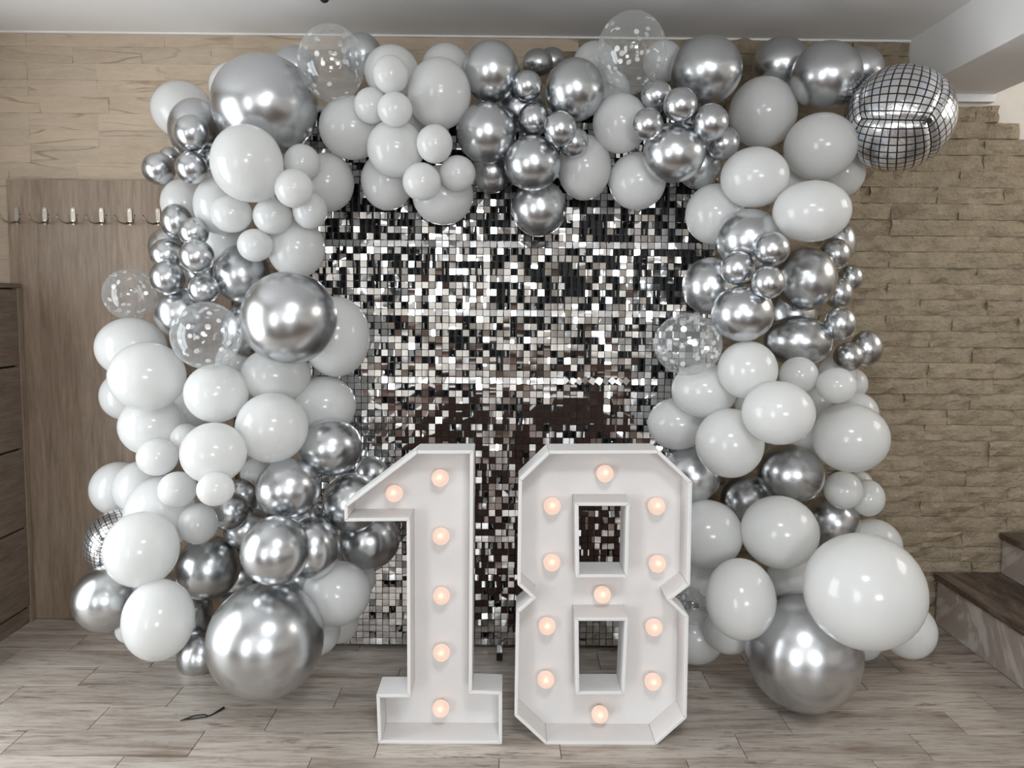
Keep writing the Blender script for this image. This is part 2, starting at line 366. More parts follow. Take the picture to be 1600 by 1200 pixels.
BALLOONS = [
    ('W', (-1.321, 3.184, 2.221), (0.1187, 0.1127, 0.1157), (-22.5, 12.5), (0.49, 0.70, -0.52),
     "white balloon poking out behind the top of the arch, above the coat hooks' far end"),
    ('W', (-1.074, 3.094, 2.285), (0.0991, 0.0990, 0.0991), (-19.1, 14.1), (-0.29, 0.87, 0.39),
     'white balloon almost hidden behind the biggest chrome balloon of the upper arch'),
    ('C', (-0.838, 3.094, 2.361), (0.0916, 0.0887, 0.0901), (-15.1, 15.7), (-0.38, 0.85, 0.37),
     'satin silver balloon showing as a sliver between biggest upper chrome and confetti balloon'),
    ('C', (-0.567, 3.028, 2.397), (0.0793, 0.0817, 0.0805), (-10.6, 16.9), (0.09, 0.92, 0.39),
     'dark silver balloon peeking out behind the upper end confetti balloon, near the ceiling'),
    ('W', (-0.242, 2.997, 2.346), (0.0919, 0.0859, 0.0888), (-4.6, 16.4), (0.29, 0.95, 0.06),
     'white balloon peeking out behind the big oval white one, under the ceiling'),
    ('W', (0.334, 3.094, 2.402), (0.0847, 0.0769, 0.0807), (6.2, 16.8), (0.13, 0.99, 0.09),
     'white balloon behind the top centre confetti balloon on its chrome side'),
    ('W', (0.601, 3.097, 2.406), (0.0788, 0.0794, 0.0791), (11.0, 16.7), (-0.04, 0.97, 0.23),
     'white balloon behind the top centre confetti balloon by the egg chrome balloon'),
    ('C', (1.393, 3.120, 2.392), (0.0830, 0.0851, 0.0841), (24.1, 15.2), (0.44, 0.81, 0.39),
     'silver balloon behind the large bright corner chrome, above the disco balloon'),
    ('W', (-0.591, 3.006, 0.346), (0.0705, 0.0668, 0.0687), (-11.1, -20.0), (-0.09, 0.99, 0.12),
     "shaded small white balloon in the gap beside number one's stem"),
    ('W', (-1.350, 3.195, 0.994), (0.1034, 0.1016, 0.1025), (-22.9, -7.6), (-0.14, 0.86, -0.49),
     'shaded white balloon deep in the gap between four white ones beside the coat panel'),
    ('C', (-1.261, 3.209, 1.586), (0.0836, 0.0894, 0.0864), (-21.5, 2.1), (-0.31, 0.94, -0.15),
     'dark chrome balloon deep inside the small chrome cluster by the coat panel'),
    ('C', (-1.449, 3.212, 0.207), (0.0852, 0.0896, 0.0874), (-24.3, -19.6), (-0.53, 0.85, 0.01),
     "dark chrome balloon deep between two big white balloons at the arch's foot"),
    ('C', (-0.784, 2.880, 0.617), (0.0849, 0.0863, 0.0856), (-15.2, -15.8), (-0.24, 0.71, -0.67),
     'dark chrome balloon deep inside the chrome mass beside number one'),
    ('W', (-0.380, 2.995, 2.166), (0.0918, 0.0880, 0.0899), (-7.2, 13.2), (-0.02, 0.99, 0.13),
     'shaded white balloon deep behind the small trio of the top white group'),
    ('C', (0.046, 2.991, 2.193), (0.0925, 0.0877, 0.0900), (0.9, 13.8), (-0.28, 0.96, -0.01),
     'dark chrome balloon deep inside the top chrome group behind its small centre ones'),
    ('W', (0.938, 2.840, 1.092), (0.0864, 0.0906, 0.0885), (18.3, -7.0), (0.13, 0.98, -0.13),
     'shaded white balloon deep behind the front white balloon of the brick side'),
    ('C', (-1.060, 3.214, 0.568), (0.0828, 0.0857, 0.0842), (-18.2, -14.8), (-0.44, 0.87, -0.23),
     'dark chrome balloon deep in shadow behind the chrome pair under the round white balloon'),
    ('C', (-1.142, 3.200, 0.270), (0.1029, 0.0946, 0.0987), (-19.6, -19.3), (0.12, 0.88, -0.46),
     'dark chrome balloon deep behind the gap above the giant floor chrome balloon'),
    ('C', (-0.806, 2.878, 0.392), (0.0852, 0.0805, 0.0828), (-15.7, -19.7), (-0.46, 0.80, -0.39),
     "dark chrome balloon deep behind the bright round chrome one near number one's stem"),
    ('W', (-1.126, 3.208, 1.199), (0.0907, 0.0910, 0.0908), (-19.3, -4.4), (-0.03, 0.97, -0.26),
     'shaded white balloon deep between front confetti balloon and big mid-height chrome'),
    ('W', (1.331, 3.210, 1.041), (0.0851, 0.0863, 0.0857), (22.5, -6.9), (0.63, 0.67, -0.40),
     'shaded white balloon deep between the front and edge white balloons by bricks'),
    ('W', (-0.669, 3.004, 0.163), (0.0755, 0.0783, 0.0769), (-12.6, -22.8), (-0.47, 0.80, -0.39),
     'shaded white balloon lowest behind number one, against shimmer wall base'),
    ('W', (0.800, 2.993, 0.352), (0.0945, 0.0938, 0.0941), (15.0, -19.7), (-0.01, 0.88, -0.48),
     'shaded white balloon behind the waist of number eight'),
    ('W', (-1.323, 3.195, 1.851), (0.0964, 0.1025, 0.0994), (-22.5, 6.4), (-0.24, 0.92, 0.31),
     "white balloon at the arch's outer edge touching the end of the coat hook row"),
    ('W', (0.376, 3.010, 2.272), (0.0825, 0.0782, 0.0803), (7.1, 15.0), (0.17, 0.97, 0.14),
     'shaded white balloon between the oval chrome and top centre confetti balloons'),
    ('W', (1.104, 3.146, 1.951), (0.0975, 0.1005, 0.0990), (19.3, 8.4), (0.63, 0.74, 0.24),
     'shaded white balloon in the gap between three white balloons on the brick side'),
    ('C', (1.176, 3.190, 1.422), (0.1049, 0.1060, 0.1054), (20.2, -0.6), (0.27, 0.91, 0.31),
     'dark chrome balloon in the deep gap of the brick side cluster'),
    ('W', (1.107, 2.883, 0.410), (0.0928, 0.0905, 0.0916), (21.0, -18.8), (0.10, 0.96, -0.27),
     'shaded white balloon in the gap above the floor chrome balloon near the stairs'),
    ('W', (1.466, 3.048, 0.087), (0.0814, 0.0818, 0.0816), (25.7, -22.1), (0.57, 0.73, -0.37),
     'low white balloon sliver under the giant white balloon near the stairs'),
    ('C', (-1.405, 3.252, 2.043), (0.0461, 0.0461, 0.0461), (-23.4, 9.3), (-0.53, 0.81, 0.26),
     'small chrome balloon nearly hidden behind the outermost small chrome balloon, above the coat hooks'),
    ('C', (-1.408, 3.219, 1.675), (0.0799, 0.0786, 0.0792), (-23.6, 3.5), (-0.53, 0.84, -0.11),
     'darker chrome balloon mostly hidden behind the outer edge of the coat panel cluster'),
    ('C', (1.378, 3.218, 1.716), (0.0660, 0.0894, 0.0768), (23.2, 4.2), (0.12, 0.92, 0.38),
     'chrome balloon behind the outer edge of the cluster, against the bricks'),
    ('W', (1.469, 3.236, 1.126), (0.0596, 0.0652, 0.0623), (24.4, -5.4), (0.27, 0.94, 0.22),
     'white balloon sliver behind the small pair, against the brick wall'),
    ('W', (1.247, 3.187, 0.886), (0.1006, 0.1071, 0.1038), (21.4, -9.5), (0.47, 0.85, -0.25),
     'shaded white balloon in the gap behind the brick side white mass'),
    ('W', (-0.693, 2.978, 1.908), (0.1019, 0.1115, 0.1066), (-13.1, 8.3), (-0.03, 0.98, 0.22),
     'shaded white balloon hanging at the upper corner of the shimmer wall, behind small white ones'),
    ('C', (-1.049, 3.106, 1.340), (0.1025, 0.1134, 0.1078), (-18.7, -2.1), (-0.26, 0.88, -0.39),
     'dark chrome balloon in the gap between confetti balloon and big chrome ball'),
    ('W', (-1.599, 3.200, 1.056), (0.0980, 0.1016, 0.0998), (-26.6, -6.4), (-0.42, 0.89, 0.14),
     'white balloon peeking out below the foremost large white one, against coat panel'),
    ('W', (-0.464, 2.980, 1.916), (0.0987, 0.1103, 0.1044), (-8.9, 8.6), (-0.01, 0.91, 0.41),
     'shaded white balloon hanging over the shimmer wall below the round white one'),
    ('C', (0.729, 2.997, 1.990), (0.0859, 0.0903, 0.0881), (13.7, 9.8), (0.57, 0.78, 0.26),
     "shaded chrome balloon behind the medium one at the shimmer wall's upper edge"),
    ('C', (1.096, 3.190, 2.429), (0.1099, 0.1060, 0.1079), (19.0, 16.0), (0.66, 0.75, -0.03),
     'chrome balloon behind at the top corner next to the brightest corner chrome'),
    ('C', (0.726, 2.970, 0.789), (0.1126, 0.1120, 0.1123), (13.7, -12.4), (0.14, 0.75, -0.65),
     "chrome balloon half hidden behind number eight's upper corner"),
    ('W', (1.521, 3.241, 0.700), (0.0501, 0.0489, 0.0495), (25.1, -12.0), (0.62, 0.77, -0.18),
     'small white balloon just showing above the pair against the bricks'),
    ('W', (1.564, 3.185, 0.448), (0.1132, 0.1059, 0.1095), (26.2, -15.9), (0.74, 0.59, -0.33),
     'white balloon behind the top of the giant white balloon'),
    ('W', (-1.148, 3.138, 1.707), (0.1015, 0.1019, 0.1017), (-20.1, 4.2), (-0.67, 0.67, 0.31),
     'shaded white balloon behind the small chrome cluster beside the coat rack panel'),
    ('W', (-1.047, 3.168, 0.736), (0.0634, 0.0662, 0.0648), (-18.3, -12.2), (-0.55, 0.68, -0.48),
     'small white balloon in shadow between white mass and chrome balloons'),
    ('W', (-1.635, 3.188, 0.664), (0.1102, 0.1117, 0.1109), (-27.2, -12.5), (-0.50, 0.86, -0.03),
     'outermost white balloon above the lower disco balloon, against the coat panel'),
    ('C', (0.172, 3.239, 2.447), (0.0576, 0.0536, 0.0556), (3.0, 16.9), (-0.11, 0.93, 0.34),
     'small dark chrome balloon behind the topmost small chrome one'),
    ('C', (-0.067, 3.008, 1.960), (0.0788, 0.0836, 0.0811), (-1.3, 9.4), (-0.37, 0.81, 0.46),
     "dark chrome balloon behind the round chrome one at the shimmer wall's top"),
    ('C', (1.441, 3.242, 1.574), (0.0517, 0.0562, 0.0539), (24.0, 1.8), (0.35, 0.93, 0.13),
     'smallest chrome balloon of the outer column against the brick wall'),
    ('W', (0.668, 2.980, 0.990), (0.1153, 0.1025, 0.1087), (12.6, -8.7), (0.39, 0.92, -0.10),
     'white balloon above the shoulder of number eight, against the shimmer wall'),
    ('W', (0.757, 2.969, 0.132), (0.1170, 0.1060, 0.1114), (14.3, -23.4), (0.25, 0.75, -0.62),
     "low white balloon behind number eight's lower half"),
    ('W', (1.413, 3.073, 1.026), (0.0850, 0.0827, 0.0838), (24.7, -7.3), (0.38, 0.92, 0.02),
     'white balloon shoulder behind the large white one, against the brick wall'),
    ('C', (-1.211, 3.033, 2.111), (0.1003, 0.1181, 0.1088), (-21.8, 11.3), (0.26, 0.62, -0.74),
     'medium egg-shaped chrome balloon behind a small chrome one, under the white outermost balloon'),
    ('W', (-0.589, 2.943, 2.105), (0.1220, 0.1167, 0.1193), (-11.3, 12.1), (0.09, 0.98, 0.17),
     'white balloon directly below the confetti balloon next to the biggest upper chrome balloon'),
    ('K', (-1.559, 3.189, 1.478), (0.1040, 0.1051, 0.1045), (-26.0, 0.3), (-0.40, 0.91, 0.14),
     'transparent balloon with pale confetti in front of the wooden coat panel'),
    ('W', (-0.710, 2.969, 1.052), (0.1209, 0.1143, 0.1175), (-13.5, -7.6), (-0.06, 1.00, -0.07),
     'shaded white balloon against the shimmer wall above the chrome group by number one'),
    ('C', (-0.536, 3.016, 0.769), (0.0702, 0.0757, 0.0729), (-10.1, -12.7), (-0.24, 0.90, -0.37),
     'small chrome balloon just above the slanted edge of number one'),
    ('C', (-1.050, 3.055, 0.535), (0.0932, 0.0862, 0.0896), (-19.0, -16.0), (-0.02, 0.98, -0.19),
     'dark chrome balloon in the deep gap at the middle of the chrome mass'),
    ('W', (-0.722, 2.854, 0.205), (0.0903, 0.0998, 0.0949), (-14.2, -23.1), (-0.24, 0.97, 0.10),
     "white balloon behind the giant floor chrome balloon, facing number one's foot"),
    ('W', (-0.432, 2.891, 2.296), (0.0994, 0.0940, 0.0967), (-8.5, 16.0), (0.11, 0.87, 0.48),
     'white balloon at the top behind small white ones, right of the first confetti balloon'),
    ('W', (0.287, 2.973, 1.972), (0.1018, 0.1226, 0.1117), (5.5, 9.7), (0.14, 0.98, -0.11),
     'white balloon hanging over the shimmer wall beside the lowest top chrome balloons'),
    ('W', (1.339, 3.118, 1.987), (0.0822, 0.0944, 0.0881), (23.2, 8.8), (0.65, 0.75, 0.12),
     'white balloon behind and below the one beside the disco balloon'),
    ('C', (1.011, 3.159, 0.643), (0.1116, 0.1172, 0.1144), (17.7, -13.8), (0.32, 0.95, 0.04),
     'chrome balloon above the white pair beside number eight'),
    ('C', (1.378, 3.175, 0.547), (0.1124, 0.1113, 0.1118), (23.5, -14.8), (0.63, 0.75, -0.18),
     'chrome balloon behind the giant white balloon'),
    ('W', (1.620, 2.977, 0.160), (0.1049, 0.1094, 0.1072), (28.6, -21.0), (0.48, 0.87, 0.10),
     'outermost low white balloon beside the marble stairs'),
    ('K', (0.721, 2.870, 0.296), (0.0624, 0.0707, 0.0664), (14.1, -21.5), (0.34, 0.72, -0.60),
     "clear confetti balloon glimpsed at the notch of number eight's waist"),
    ('W', (0.490, 2.974, 1.924), (0.1083, 0.1091, 0.1087), (9.4, 8.7), (0.37, 0.91, 0.19),
     'white balloon hanging over the shimmer wall under the second small chrome group'),
    ('W', (0.788, 2.968, 1.801), (0.1111, 0.1151, 0.1131), (14.9, 6.3), (0.25, 0.92, 0.31),
     "white balloon at the shimmer wall's upper edge under the brick side white pair"),
    ('C', (1.470, 3.132, 1.285), (0.0642, 0.0733, 0.0686), (25.1, -2.9), (0.44, 0.81, 0.40),
     'outermost small chrome balloon standing out against the brick wall'),
    ('W', (0.736, 2.849, 1.137), (0.1206, 0.1027, 0.1113), (14.5, -6.3), (0.33, 0.94, -0.01),
     'white balloon just below the brick side confetti balloon'),
    ('W', (0.849, 2.826, 0.222), (0.0937, 0.0874, 0.0905), (16.7, -22.8), (0.53, 0.69, -0.50),
     'low white balloon behind the oval one beside number eight'),
    ('C', (-1.412, 3.159, 1.983), (0.0645, 0.0650, 0.0647), (-24.1, 8.6), (-0.13, 0.98, 0.13),
     'outermost small chrome balloon in the trio above the row of coat hooks'),
    ('C', (-0.900, 2.901, 2.175), (0.1903, 0.1803, 0.1852), (-17.2, 13.3), (0.01, 1.00, 0.00),
     'biggest chrome balloon of the upper arch, under the ceiling above an oval white balloon'),
    ('W', (-1.105, 2.982, 1.818), (0.0960, 0.1101, 0.1028), (-20.3, 6.4), (-0.23, 0.93, -0.29),
     'white balloon half hidden behind the large oval white one and small chrome balloons'),
    ('W', (-0.812, 2.975, 1.658), (0.1086, 0.1139, 0.1112), (-15.3, 3.7), (-0.41, 0.91, 0.07),
     "white balloon above the big chrome balloon at shimmer wall's side edge"),
    ('C', (-1.318, 3.114, 1.407), (0.1043, 0.1030, 0.1037), (-22.9, -0.9), (-0.25, 0.87, 0.42),
     'medium chrome balloon half covered by the front confetti balloon'),
    ('W', (-0.657, 2.944, 1.322), (0.1289, 0.1542, 0.1410), (-12.6, -2.6), (0.17, 0.93, -0.31),
     'white balloon behind the big mid-height chrome balloon, against the shimmer wall'),
    ('C', (-0.539, 2.969, 0.521), (0.1192, 0.1157, 0.1174), (-10.3, -17.3), (-0.37, 0.93, 0.03),
     'chrome balloon under the overhanging flag of number one'),
    ('W', (-1.433, 2.863, 0.196), (0.0595, 0.0532, 0.0563), (-26.6, -21.5), (-0.23, 0.71, -0.67),
     'small white balloon nearly hidden behind the lowest big white balloon'),
    ('W', (-0.251, 2.972, 1.864), (0.1165, 0.1131, 0.1148), (-4.8, 7.7), (0.05, 0.98, -0.17),
     'white balloon hanging lowest of the top white group over the shimmer wall'),
    ('C', (-0.067, 2.890, 2.300), (0.1030, 0.1093, 0.1061), (-1.3, 16.2), (-0.24, 0.97, -0.05),
     'tall chrome balloon highest of the top chrome group, beside the white oval'),
    ('C', (0.736, 2.957, 2.332), (0.1325, 0.1253, 0.1289), (14.0, 16.0), (0.12, 0.72, 0.69),
     'large egg-shaped chrome balloon right of the top centre confetti balloon'),
    ('C', (0.757, 2.884, 1.526), (0.1042, 0.1071, 0.1057), (14.7, 1.3), (0.38, 0.92, -0.02),
     'medium chrome balloon against the shimmer wall in the brick side cluster'),
    ('W', (-1.476, 3.058, 0.700), (0.1070, 0.1072, 0.1071), (-25.8, -12.6), (0.05, 0.96, -0.28),
     'white balloon second from outside above the lower disco balloon'),
    ('C', (-1.119, 2.972, 1.992), (0.0588, 0.0609, 0.0598), (-20.6, 9.5), (-0.41, 0.91, 0.05),
     'small chrome balloon tucked behind the big oval white balloon, above the coat hooks'),
    ('C', (-1.046, 3.044, 1.561), (0.1067, 0.1148, 0.1107), (-19.0, 1.8), (-0.20, 0.98, -0.07),
     'medium chrome balloon directly beneath the lowest small white balloon of the cluster'),
    ('W', (-1.545, 3.157, 1.260), (0.1365, 0.1234, 0.1298), (-26.1, -3.2), (-0.07, 0.99, -0.13),
     'white balloon just under the confetti balloon on the wooden panel side'),
    ('D', (-1.515, 2.960, 0.504), (0.1277, 0.1274, 0.1275), (-27.1, -16.0), (-0.29, 0.93, -0.21),
     "foil disco ball balloon peeping out low at the arch's foot near coat panel"),
    ('C', (-0.583, 2.854, 0.700), (0.1112, 0.1118, 0.1115), (-11.5, -14.6), (-0.39, 0.78, -0.49),
     'chrome balloon partly hidden behind the slanted flag of number one'),
    ('C', (-1.066, 3.056, 0.677), (0.0610, 0.0638, 0.0624), (-19.2, -13.6), (-0.26, 0.71, -0.66),
     'small dark chrome balloon just beneath the shaded small white one'),
    ('W', (-0.628, 2.781, 0.375), (0.1252, 0.1185, 0.1218), (-12.7, -20.8), (-0.19, 0.95, -0.25),
     "white balloon at the foot of the shimmer wall behind number one's stem"),
    ('W', (0.411, 2.907, 2.123), (0.1021, 0.1085, 0.1052), (8.0, 12.7), (0.24, 0.96, 0.17),
     'white balloon below the top centre confetti balloon'),
    ('C', (1.214, 3.020, 2.334), (0.1316, 0.1285, 0.1301), (21.9, 15.0), (0.47, 0.87, 0.15),
     'large bright chrome balloon at the top corner touching the big disco balloon'),
    ('W', (1.368, 3.165, 1.178), (0.0758, 0.0717, 0.0737), (23.4, -4.7), (0.49, 0.74, -0.46),
     'small white balloon behind the front one, below the outer chrome column'),
    ('W', (0.773, 2.881, 0.580), (0.1332, 0.1295, 0.1313), (15.0, -16.4), (0.45, 0.75, -0.49),
     'white balloon half hidden behind the middle of number eight'),
    ('W', (-0.875, 2.897, 1.177), (0.1295, 0.1040, 0.1161), (-16.8, -5.3), (-0.14, 0.96, -0.23),
     'white balloon tucked under the big mid-height chrome balloon'),
    ('W', (-1.390, 2.985, 0.966), (0.1224, 0.1173, 0.1199), (-25.0, -8.5), (-0.50, 0.79, -0.36),
     'white balloon beneath the foremost large white one, over a small white one'),
    ('C', (-0.649, 2.806, 0.919), (0.1150, 0.1057, 0.1102), (-13.0, -10.6), (0.12, 0.90, -0.42),
     'chrome balloon highest of the chrome mass by number one, against the shimmer wall'),
    ('C', (-0.697, 2.724, 0.566), (0.0943, 0.1106, 0.1021), (-14.3, -17.6), (-0.54, 0.81, -0.23),
     "chrome balloon squeezed behind the front chrome ball, beside number one's flag"),
    ('C', (-1.307, 3.104, 0.160), (0.0883, 0.1323, 0.1081), (-22.8, -21.1), (-0.25, 0.91, -0.34),
     'dark chrome balloon squeezed between lowest big white and giant chrome balloons'),
    ('W', (-0.408, 2.819, 2.007), (0.1023, 0.1018, 0.1021), (-8.2, 10.9), (-0.39, 0.92, 0.01),
     'round white balloon below the small trio in the top white group'),
    ('C', (0.111, 3.157, 2.414), (0.0613, 0.0547, 0.0579), (2.0, 16.8), (0.27, 0.96, 0.01),
     'small chrome balloon topmost in the top chrome group'),
    ('C', (0.116, 2.976, 1.819), (0.1063, 0.1078, 0.1071), (2.2, 6.9), (0.21, 0.93, 0.32),
     'lowest chrome balloon of the top group hanging over the shimmer wall'),
    ('D', (1.458, 2.934, 2.158), (0.1838, 0.1960, 0.1898), (26.4, 12.0), (0.47, 0.87, -0.12),
     'big foil disco ball balloon in front of the brick wall near the ceiling beam'),
    ('C', (0.869, 2.799, 1.693), (0.1148, 0.1095, 0.1121), (17.2, 4.6), (0.68, 0.73, 0.10),
     'medium chrome balloon highest in the brick side chrome cluster'),
    ('C', (1.141, 3.008, 1.317), (0.1295, 0.1004, 0.1140), (20.8, -2.5), (0.41, 0.89, -0.17),
     'wide chrome balloon lowest in the brick side cluster'),
    ('C', (1.312, 3.108, 1.664), (0.0617, 0.0637, 0.0627), (22.9, 3.5), (0.14, 0.99, -0.01),
     'small chrome balloon top of the outer column against the brick wall'),
    ('C', (1.367, 3.062, 1.254), (0.0587, 0.0590, 0.0588), (24.1, -3.5), (0.44, 0.85, -0.29),
     'lowest small chrome balloon of the outer column above small white ones'),
    ('W', (1.502, 3.127, 0.662), (0.0675, 0.0761, 0.0717), (25.7, -13.0), (0.46, 0.88, 0.09),
     'small white balloon, outer of the pair against the brick wall'),
    ('W', (-1.232, 2.926, 0.919), (0.0589, 0.0661, 0.0624), (-22.8, -9.7), (-0.24, 0.95, -0.20),
     'small white balloon half hidden behind a round white one in the white mass'),
    ('C', (1.369, 3.188, 1.509), (0.0585, 0.0660, 0.0621), (23.2, 0.8), (0.62, 0.75, 0.25),
     'small chrome balloon third in the outer column against the brick wall'),
    ('C', (1.273, 2.935, 1.390), (0.0585, 0.0636, 0.0610), (23.4, -1.2), (0.60, 0.77, -0.23),
     'small chrome balloon fourth in the outer column against the brick wall'),
    ('C', (-1.169, 2.885, 1.943), (0.0565, 0.0593, 0.0579), (-22.1, 8.8), (-0.70, 0.64, 0.31),
     'middle small chrome balloon of the trio above the coat hooks'),
    ('W', (-0.732, 2.870, 1.789), (0.0638, 0.0670, 0.0654), (-14.3, 6.3), (-0.22, 0.97, -0.03),
     "small white balloon of the white cluster closest to the shimmer wall's upper corner"),
    ('C', (-1.304, 3.060, 1.764), (0.0599, 0.0692, 0.0644), (-23.1, 5.2), (0.51, 0.64, -0.57),
     'topmost small chrome balloon of the cluster in front of the wooden coat panel'),
    ('C', (-1.358, 3.090, 1.636), (0.0651, 0.0630, 0.0640), (-23.7, 3.0), (-0.27, 0.96, -0.08),
     'small chrome balloon in the middle of the outer edge of the coat panel cluster'),
    ('W', (-1.324, 2.888, 0.643), (0.1289, 0.1394, 0.1341), (-24.6, -14.4), (-0.53, 0.83, 0.17),
     'white balloon behind the big white one over the lower disco balloon'),
    ('W', (-0.492, 2.804, 2.153), (0.0605, 0.0626, 0.0615), (-10.0, 13.7), (-0.51, 0.76, 0.41),
     'small white balloon touching the lower edge of the top confetti balloon'),
    ('C', (0.233, 2.842, 2.040), (0.0555, 0.0557, 0.0556), (4.7, 11.5), (0.29, 0.78, 0.56),
     'small chrome balloon behind the front one, next to a hanging white balloon'),
    ('K', (0.437, 2.838, 2.361), (0.1236, 0.1360, 0.1297), (8.8, 17.4), (0.09, 0.59, -0.80),
     'highest clear confetti balloon at top centre, touching the ceiling line'),
    ('W', (1.012, 3.133, 2.223), (0.1323, 0.1383, 0.1352), (17.9, 13.0), (0.36, 0.86, 0.37),
     'round white balloon between the egg chrome balloon and the top corner'),
    ('K', (0.650, 2.761, 1.314), (0.1213, 0.1129, 0.1170), (13.3, -3.0), (-0.02, 1.00, -0.04),
     'clear confetti balloon in front of the shimmer wall on the brick side'),
    ('C', (1.139, 3.023, 0.785), (0.1287, 0.1216, 0.1251), (20.7, -11.8), (-0.11, 0.95, -0.30),
     'chrome balloon below the front white balloon of the brick side mass'),
    ('C', (0.238, 2.878, 2.234), (0.1083, 0.1122, 0.1103), (4.7, 15.0), (0.05, 0.99, 0.15),
     'oval chrome balloon of the top group just below the white confetti-side balloon'),
    ('W', (-0.748, 2.831, 1.956), (0.0647, 0.0660, 0.0653), (-14.8, 9.6), (-0.35, 0.82, 0.46),
     'small white balloon at the shoulder of the large oval white balloon'),
    ('C', (-1.076, 2.934, 0.642), (0.0723, 0.0733, 0.0728), (-20.1, -14.7), (-0.68, 0.71, -0.20),
     'small chrome balloon between small white ones and the chrome mass'),
    ('C', (-1.219, 2.969, 0.040), (0.0876, 0.0983, 0.0928), (-22.3, -23.9), (-0.48, 0.79, -0.39),
     'chrome balloon near the floor between the lowest white and giant chrome balloons'),
    ('W', (-0.415, 2.750, 2.245), (0.0616, 0.0646, 0.0631), (-8.6, 15.8), (-0.10, 0.74, 0.67),
     'topmost small white balloon of the top white group beside the confetti balloon'),
    ('C', (0.064, 2.845, 2.239), (0.0543, 0.0532, 0.0537), (1.3, 15.3), (-0.24, 0.80, 0.55),
     'small chrome balloon second highest in the top chrome group'),
    ('C', (0.532, 2.845, 2.210), (0.0569, 0.0524, 0.0546), (10.6, 14.5), (0.52, 0.83, 0.20),
     'small chrome balloon highest in the group below the large egg chrome balloon'),
    ('C', (0.790, 2.886, 2.050), (0.0592, 0.0612, 0.0602), (15.3, 11.2), (0.11, 0.99, -0.13),
     'lowest small chrome balloon beside the upper round white balloons'),
    ('C', (0.592, 2.808, 1.999), (0.1112, 0.1062, 0.1087), (11.9, 10.6), (-0.01, 0.81, 0.58),
     'medium chrome balloon at the bottom of the group over the shimmer wall'),
    ('W', (0.888, 2.818, 1.917), (0.1202, 0.1078, 0.1138), (17.5, 8.8), (-0.17, 0.96, 0.23),
     'white balloon under the round white one at the top corner'),
    ('C', (1.167, 3.021, 1.560), (0.1170, 0.1245, 0.1207), (21.1, 1.8), (0.18, 0.88, 0.45),
     'largest round chrome balloon in the brick side cluster'),
    ('W', (0.852, 2.710, 1.227), (0.1041, 0.1032, 0.1037), (17.5, -4.7), (0.35, 0.84, -0.42),
     'white balloon beside the confetti balloon under the brick side chrome cluster'),
    ('W', (0.806, 2.740, 0.959), (0.1212, 0.1254, 0.1233), (16.4, -9.9), (0.12, 0.99, -0.11),
     'round white balloon beside the upper corner of number eight'),
    ('C', (1.070, 2.656, 0.222), (0.2013, 0.2085, 0.2049), (21.9, -23.4), (0.32, 0.71, -0.62),
     'giant chrome balloon on the floor near the stairs, under the giant white one'),
    ('W', (-1.014, 2.849, 1.773), (0.0747, 0.0688, 0.0717), (-19.6, 5.9), (-0.42, 0.91, -0.04),
     'slightly larger small white balloon below the large oval white one'),
    ('C', (-0.780, 2.711, 0.788), (0.1144, 0.1086, 0.1115), (-16.1, -13.4), (-0.13, 0.98, -0.15),
     'chrome balloon under the round white balloon in the chrome mass by number one'),
    ('W', (-0.254, 2.843, 2.206), (0.1148, 0.1251, 0.1198), (-5.1, 14.6), (-0.02, 1.00, 0.08),
     'big oval white balloon of the top white group beside the chrome group'),
    ('C', (0.089, 2.873, 2.126), (0.0585, 0.0613, 0.0599), (1.8, 13.0), (0.25, 0.97, 0.07),
     'small chrome balloon at the very centre of the top chrome group'),
    ('C', (0.824, 2.697, 1.427), (0.1075, 0.0985, 0.1029), (17.0, -0.7), (0.06, 0.99, -0.13),
     'medium chrome balloon beneath the front three in the brick side cluster'),
    ('W', (1.102, 2.885, 1.194), (0.0714, 0.0702, 0.0708), (20.9, -4.9), (0.25, 0.95, -0.19),
     'small white balloon under the wide chrome balloon'),
    ('C', (-1.161, 2.876, 2.066), (0.0616, 0.0650, 0.0633), (-22.0, 11.1), (-0.66, 0.61, 0.43),
     'small chrome balloon in front of the medium egg-shaped chrome one'),
    ('K', (-0.644, 2.856, 2.315), (0.1202, 0.1310, 0.1255), (-12.7, 16.3), (0.03, 0.60, -0.80),
     'clear balloon with silver confetti beside the biggest upper chrome balloon'),
    ('C', (-1.177, 2.911, 1.710), (0.0542, 0.0543, 0.0542), (-22.0, 4.5), (-0.19, 0.89, 0.41),
     'second highest small chrome balloon of the cluster in front of the coat panel'),
    ('W', (-1.066, 2.805, 1.118), (0.1138, 0.1078, 0.1108), (-20.8, -6.5), (-0.45, 0.89, 0.10),
     'white balloon right below the front confetti balloon'),
    ('C', (-1.485, 2.789, 0.347), (0.1181, 0.1210, 0.1195), (-28.0, -19.4), (-0.34, 0.89, -0.31),
     "outermost chrome balloon at the arch's foot below the disco balloon"),
    ('C', (-0.083, 2.864, 2.074), (0.1085, 0.1095, 0.1090), (-1.7, 12.1), (0.38, 0.92, 0.06),
     'round chrome balloon of the top chrome group touching small white balloons'),
    ('C', (0.483, 2.739, 2.083), (0.0550, 0.0554, 0.0552), (10.0, 12.6), (0.30, 0.93, -0.20),
     'small chrome balloon touching the white balloon under the top confetti balloon'),
    ('W', (1.055, 2.703, 1.784), (0.1307, 0.1058, 0.1176), (21.3, 6.4), (0.52, 0.85, 0.06),
     'wide white balloon above the chrome cluster on the brick side'),
    ('W', (1.375, 3.073, 0.707), (0.0755, 0.0773, 0.0764), (24.1, -12.6), (0.12, 0.92, -0.36),
     'small white balloon, inner of the pair under the large white edge balloon'),
